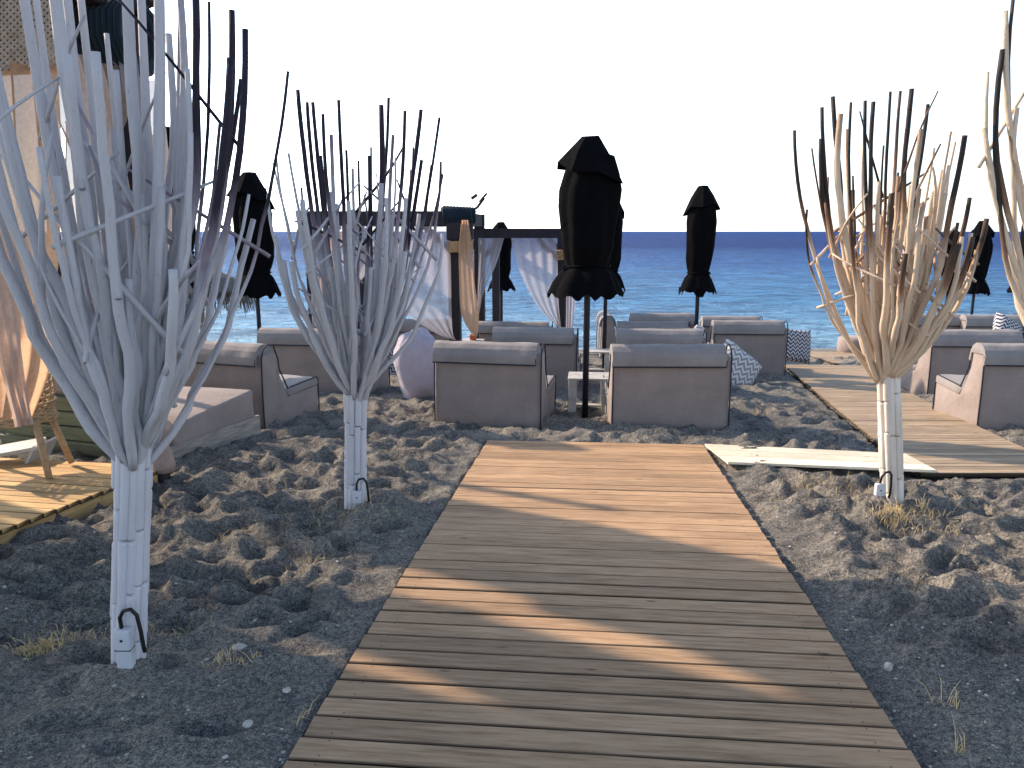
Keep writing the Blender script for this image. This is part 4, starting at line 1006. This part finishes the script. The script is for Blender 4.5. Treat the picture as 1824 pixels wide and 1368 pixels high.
make_tree('nearest white driftwood tree with branches running out of the top left of the picture', tb[1], 800, 236, .50, t1, 5, M_tree1, trunk_r=.058, wmul=.84, extra=34, twigs=30, box=(222, 1150, 0), curve=.72, fill_h=(.35, .75), hfac=.9)
t2 = [(530, 160, 8, 1), (547, 182, 7, 1), (557, 182, 7, 1), (575, 203, 6, .9), (603, 178, 6, 1), (571, 277, 6, 1), (487, 290, 4, .3), (492, 278, 4, .4), (514, 273, 5, .4), (537, 334, 4, .7), (552, 336, 4, 1), (477, 346, 5, 0), (617, 267, 5, 1), (639, 286, 5, 1), (661, 262, 4, 1), (657, 277, 5, 1),
      (679, 187, 10, 1), (692, 174, 6, .9), (721, 197, 6, .9), (750, 195, 8, 1), (783, 209, 5, 1), (736, 262, 3, 1), (751, 285, 7, 1), (768, 294, 4, .9), (785, 288, 5, .8), (789, 310, 4, .8), (704, 281, 4, .3), (732, 302, 4, 1), (788, 416, 6, 0), (590, 240, 7, .6), (628, 300, 6, .5), (700, 240, 6, .7)]
make_tree('second white driftwood tree left of the boardwalk, branch tips darkened as backlit silhouettes against the sky', tb[2], 692, 634, .52, t2, 9, M_tree1, extra=40, twigs=28, box=(637, 893, 0), curve=.74, fill_h=(.4, .7), hfac=.85)
t3 = [(1415, 232, 6, .9), (1446, 264, 3, .8), (1464, 191, 7, 1), (1483, 172, 8, 1), (1497, 203, 10, .5), (1462, 247, 8, 1), (1516, 182, 5, 1), (1541, 179, 6, 1), (1556, 181, 7, 1), (1586, 163, 5, 1), (1604, 162, 6, .8), (1624, 158, 8, .9), (1653, 186, 7, 1), (1614, 229, 4, .8), (1574, 259, 4, 1), (1538, 254, 5, .2), (1600, 307, 4, 1), (1588, 344, 9, .8, -.4),
      (1519, 313, 4, 1), (1437, 373, 4, .9), (1470, 361, 5, .6), (1664, 263, 4, .4), (1694, 234, 4, .5), (1702, 252, 4, .4), (1719, 241, 9, .9), (1690, 312, 4, .3), (1678, 302, 4, .2), (1469, 304, 4, .2), (1640, 230, 7, .5), (1510, 230, 7, .6)]
make_tree('third driftwood tree, right of the boardwalk, with sunlit tan sticks and dark tips', tb[3], 658, 1581, .52, t3, 14, M_tree3, extra=44, twigs=48, box=(1566, 880, 0), curve=.74, fill_h=(.4, .72), hfac=.85)
t4 = [(1759, 128, 7, .3), (1786, 88, 9, .9), (1752, 228, 9, .4), (1772, 222, 8, .9), (1806, -10, 6, .8), (1812, 192, 8, .3), (1790, 20, 10, .3), (1850, 60, 10, .8), (1880, 20, 10, .8), (1930, -40, 12, .5), (1990, 20, 12, .5), (1840, -60, 12, .7), (2050, 80, 12, .5), (2100, 200, 10, .5), (1830, 250, 8, .3)]
make_tree('driftwood tree cut off by the right edge of the picture', tb[4], 790, 2010, .50, t4, 33, M_tree3, extra=18, twigs=9, curve=.74, fill_h=(.4, .75), hfac=.8)

# ------------------------------------------------------------------ pebbles, straw, stones
def rock(mb, p, s, r):
    ico = [(0, 0, 1), (.894, 0, .447), (.276, .851, .447), (-.724, .526, .447), (-.724, -.526, .447), (.276, -.851, .447), (.724, .526, -.447), (-.276, .851, -.447), (-.894, 0, -.447), (-.276, -.851, -.447), (.724, -.526, -.447), (0, 0, -1)]
    fc = [(0,1,2),(0,2,3),(0,3,4),(0,4,5),(0,5,1),(1,6,2),(2,7,3),(3,8,4),(4,9,5),(5,10,1),(6,7,2),(7,8,3),(8,9,4),(9,10,5),(10,6,1),(11,7,6),(11,8,7),(11,9,8),(11,10,9),(11,6,10)]
    sx, sy, sz = s*r.uniform(.7, 1.4), s*r.uniform(.7, 1.3), s*r.uniform(.4, .8); a = r.uniform(0, 6.28); ca, sa = math.cos(a), math.sin(a)
    vs = []
    for v in ico:
        k = r.uniform(.85, 1.15); x, y, z = v[0]*sx*k, v[1]*sy*k, v[2]*sz*k; vs.append((p[0]+x*ca-y*sa, p[1]+x*sa+y*ca, p[2]+z))
    mb.add(vs, fc)
def on_walk(x, y):
    al, ac = bw_local(x, y)
    if abs(ac) < BWW/2+.01 and al < .01: return True
    if y > W2w[4].y and float(interp(w2l, y)) < x < float(interp(w2r, y)): return True
    return False
mb = MB(); r = random.Random(4); n = 0
while n < 3600:
    y = 1.3+(r.random()**1.7)*9; x = r.uniform(-1, 1)*(y*.75+.4)
    if on_walk(x, y): continue
    s = r.choice((.0018, .0025, .0025, .0032, .004, .006))*r.uniform(.7, 1.2)*(1+.10*y)
    if r.random() < .008: s = .012
    rock(mb, (x, y, ground_z(x, y)+s*.15), s, r); n += 1
tag(mb.build('pebbles', M_stone), 'small pale pebbles scattered through the dark sand', kind='stuff')
mb = MB()
def tuft(px, py, n, spread, h):
    c = G(px, py)
    for _ in range(n):
        x = c.x+r.gauss(0, spread); y = c.y+r.gauss(0, spread*.8)
        if on_walk(x, y): continue
        z = ground_z(x, y)-.005; a = r.uniform(0, 6.28); le = h*r.uniform(.4, 1.2); q = r.uniform(.1, 1.1)*le
        mb.tube([(x, y, z), (x+q*.4*math.cos(a), y+q*.4*math.sin(a), z+le*.6), (x+q*math.cos(a), y+q*math.sin(a), z+le*r.uniform(.5, 1))], [.0016, .0013, .0005], 3, cap=False)
for (px, py, n, sp, h) in ((70, 1165, 160, .05, .05), (500, 945, 60, .22, .07), (580, 925, 50, .2, .07), (1588, 940, 150, .07, .07), (1640, 925, 60, .06, .06), (1440, 880, 60, .12, .06), (1500, 900, 120, .25, .06), (1680, 955, 60, .1, .05), (415, 1200, 40, .05, .06),
    (130, 1140, 60, .08, .05), (640, 935, 40, .12, .06), (550, 1010, 40, .12, .05), (480, 870, 30, .12, .05), (1700, 920, 60, .2, .06), (560, 1290, 14, .04, .07), (1690, 1260, 10, .02, .10), (1710, 1340, 8, .02, .08), (1565, 1050, 40, .1, .04), (820, 905, 30, .06, .05), (300, 1130, 40, .1, .05)):
    tuft(px, py, n, sp, h)
tag(mb.build('dry_grass', M_grass), 'thin dry straw and grass blades in the sand', kind='stuff')
def stone(px, py, s, label, mat=M_stone, flat=.7, elong=1.0, rz=0.0):
    p = G(px, py); bm = bmesh.new(); bmesh.ops.create_icosphere(bm, subdivisions=3, radius=1)
    for v in bm.verts:
        k = 1+.25*noise.noise(v.co*1.6+Vector((px, py, 0))); v.co = Vector((v.co.x*s*elong*k, v.co.y*s*k, v.co.z*s*flat*k))
    me = bpy.data.meshes.new('stone'); bm.to_mesh(me); bm.free(); me.materials.append(mat); me.polygons.foreach_set('use_smooth', [True]*len(me.polygons))
    o = bpy.data.objects.new('stone', me); C.objects.link(o); o.location = (p.x, p.y, ground_z(p.x, p.y)+s*flat*.35); o.rotation_euler = (0, 0, rz); return tag(o, label, 'stone')
M_brownstone = basic('brown_stone', (.2, .16, .13), (.12, .1, .09), .85, 20, .4)
stone(96, 1190, .022, 'brown round stone on the sand left of the nearest driftwood trunk', M_brownstone)
stone(128, 1218, .015, 'smaller brown stone below the round brown stone', M_brownstone)
stone(443, 1306, .017, 'white stone in the lower left near the boardwalk edge')
stone(428, 1172, .020, 'pale stone between the nearest driftwood trunk and the boardwalk', elong=1.5)
stone(512, 1245, .014, 'small pale stone close to the left edge of the boardwalk')
o = stone(160, 1186, .018, 'flat white chip lying beside the nearest driftwood trunk', elong=2.2, flat=.25, rz=.5); o.name = 'wood_chip'; o['category'] = 'chip'
o = stone(1582, 1192, .015, 'small upright white shell chip right of the boardwalk', flat=1.6); o.name = 'shell'; o['category'] = 'shell'
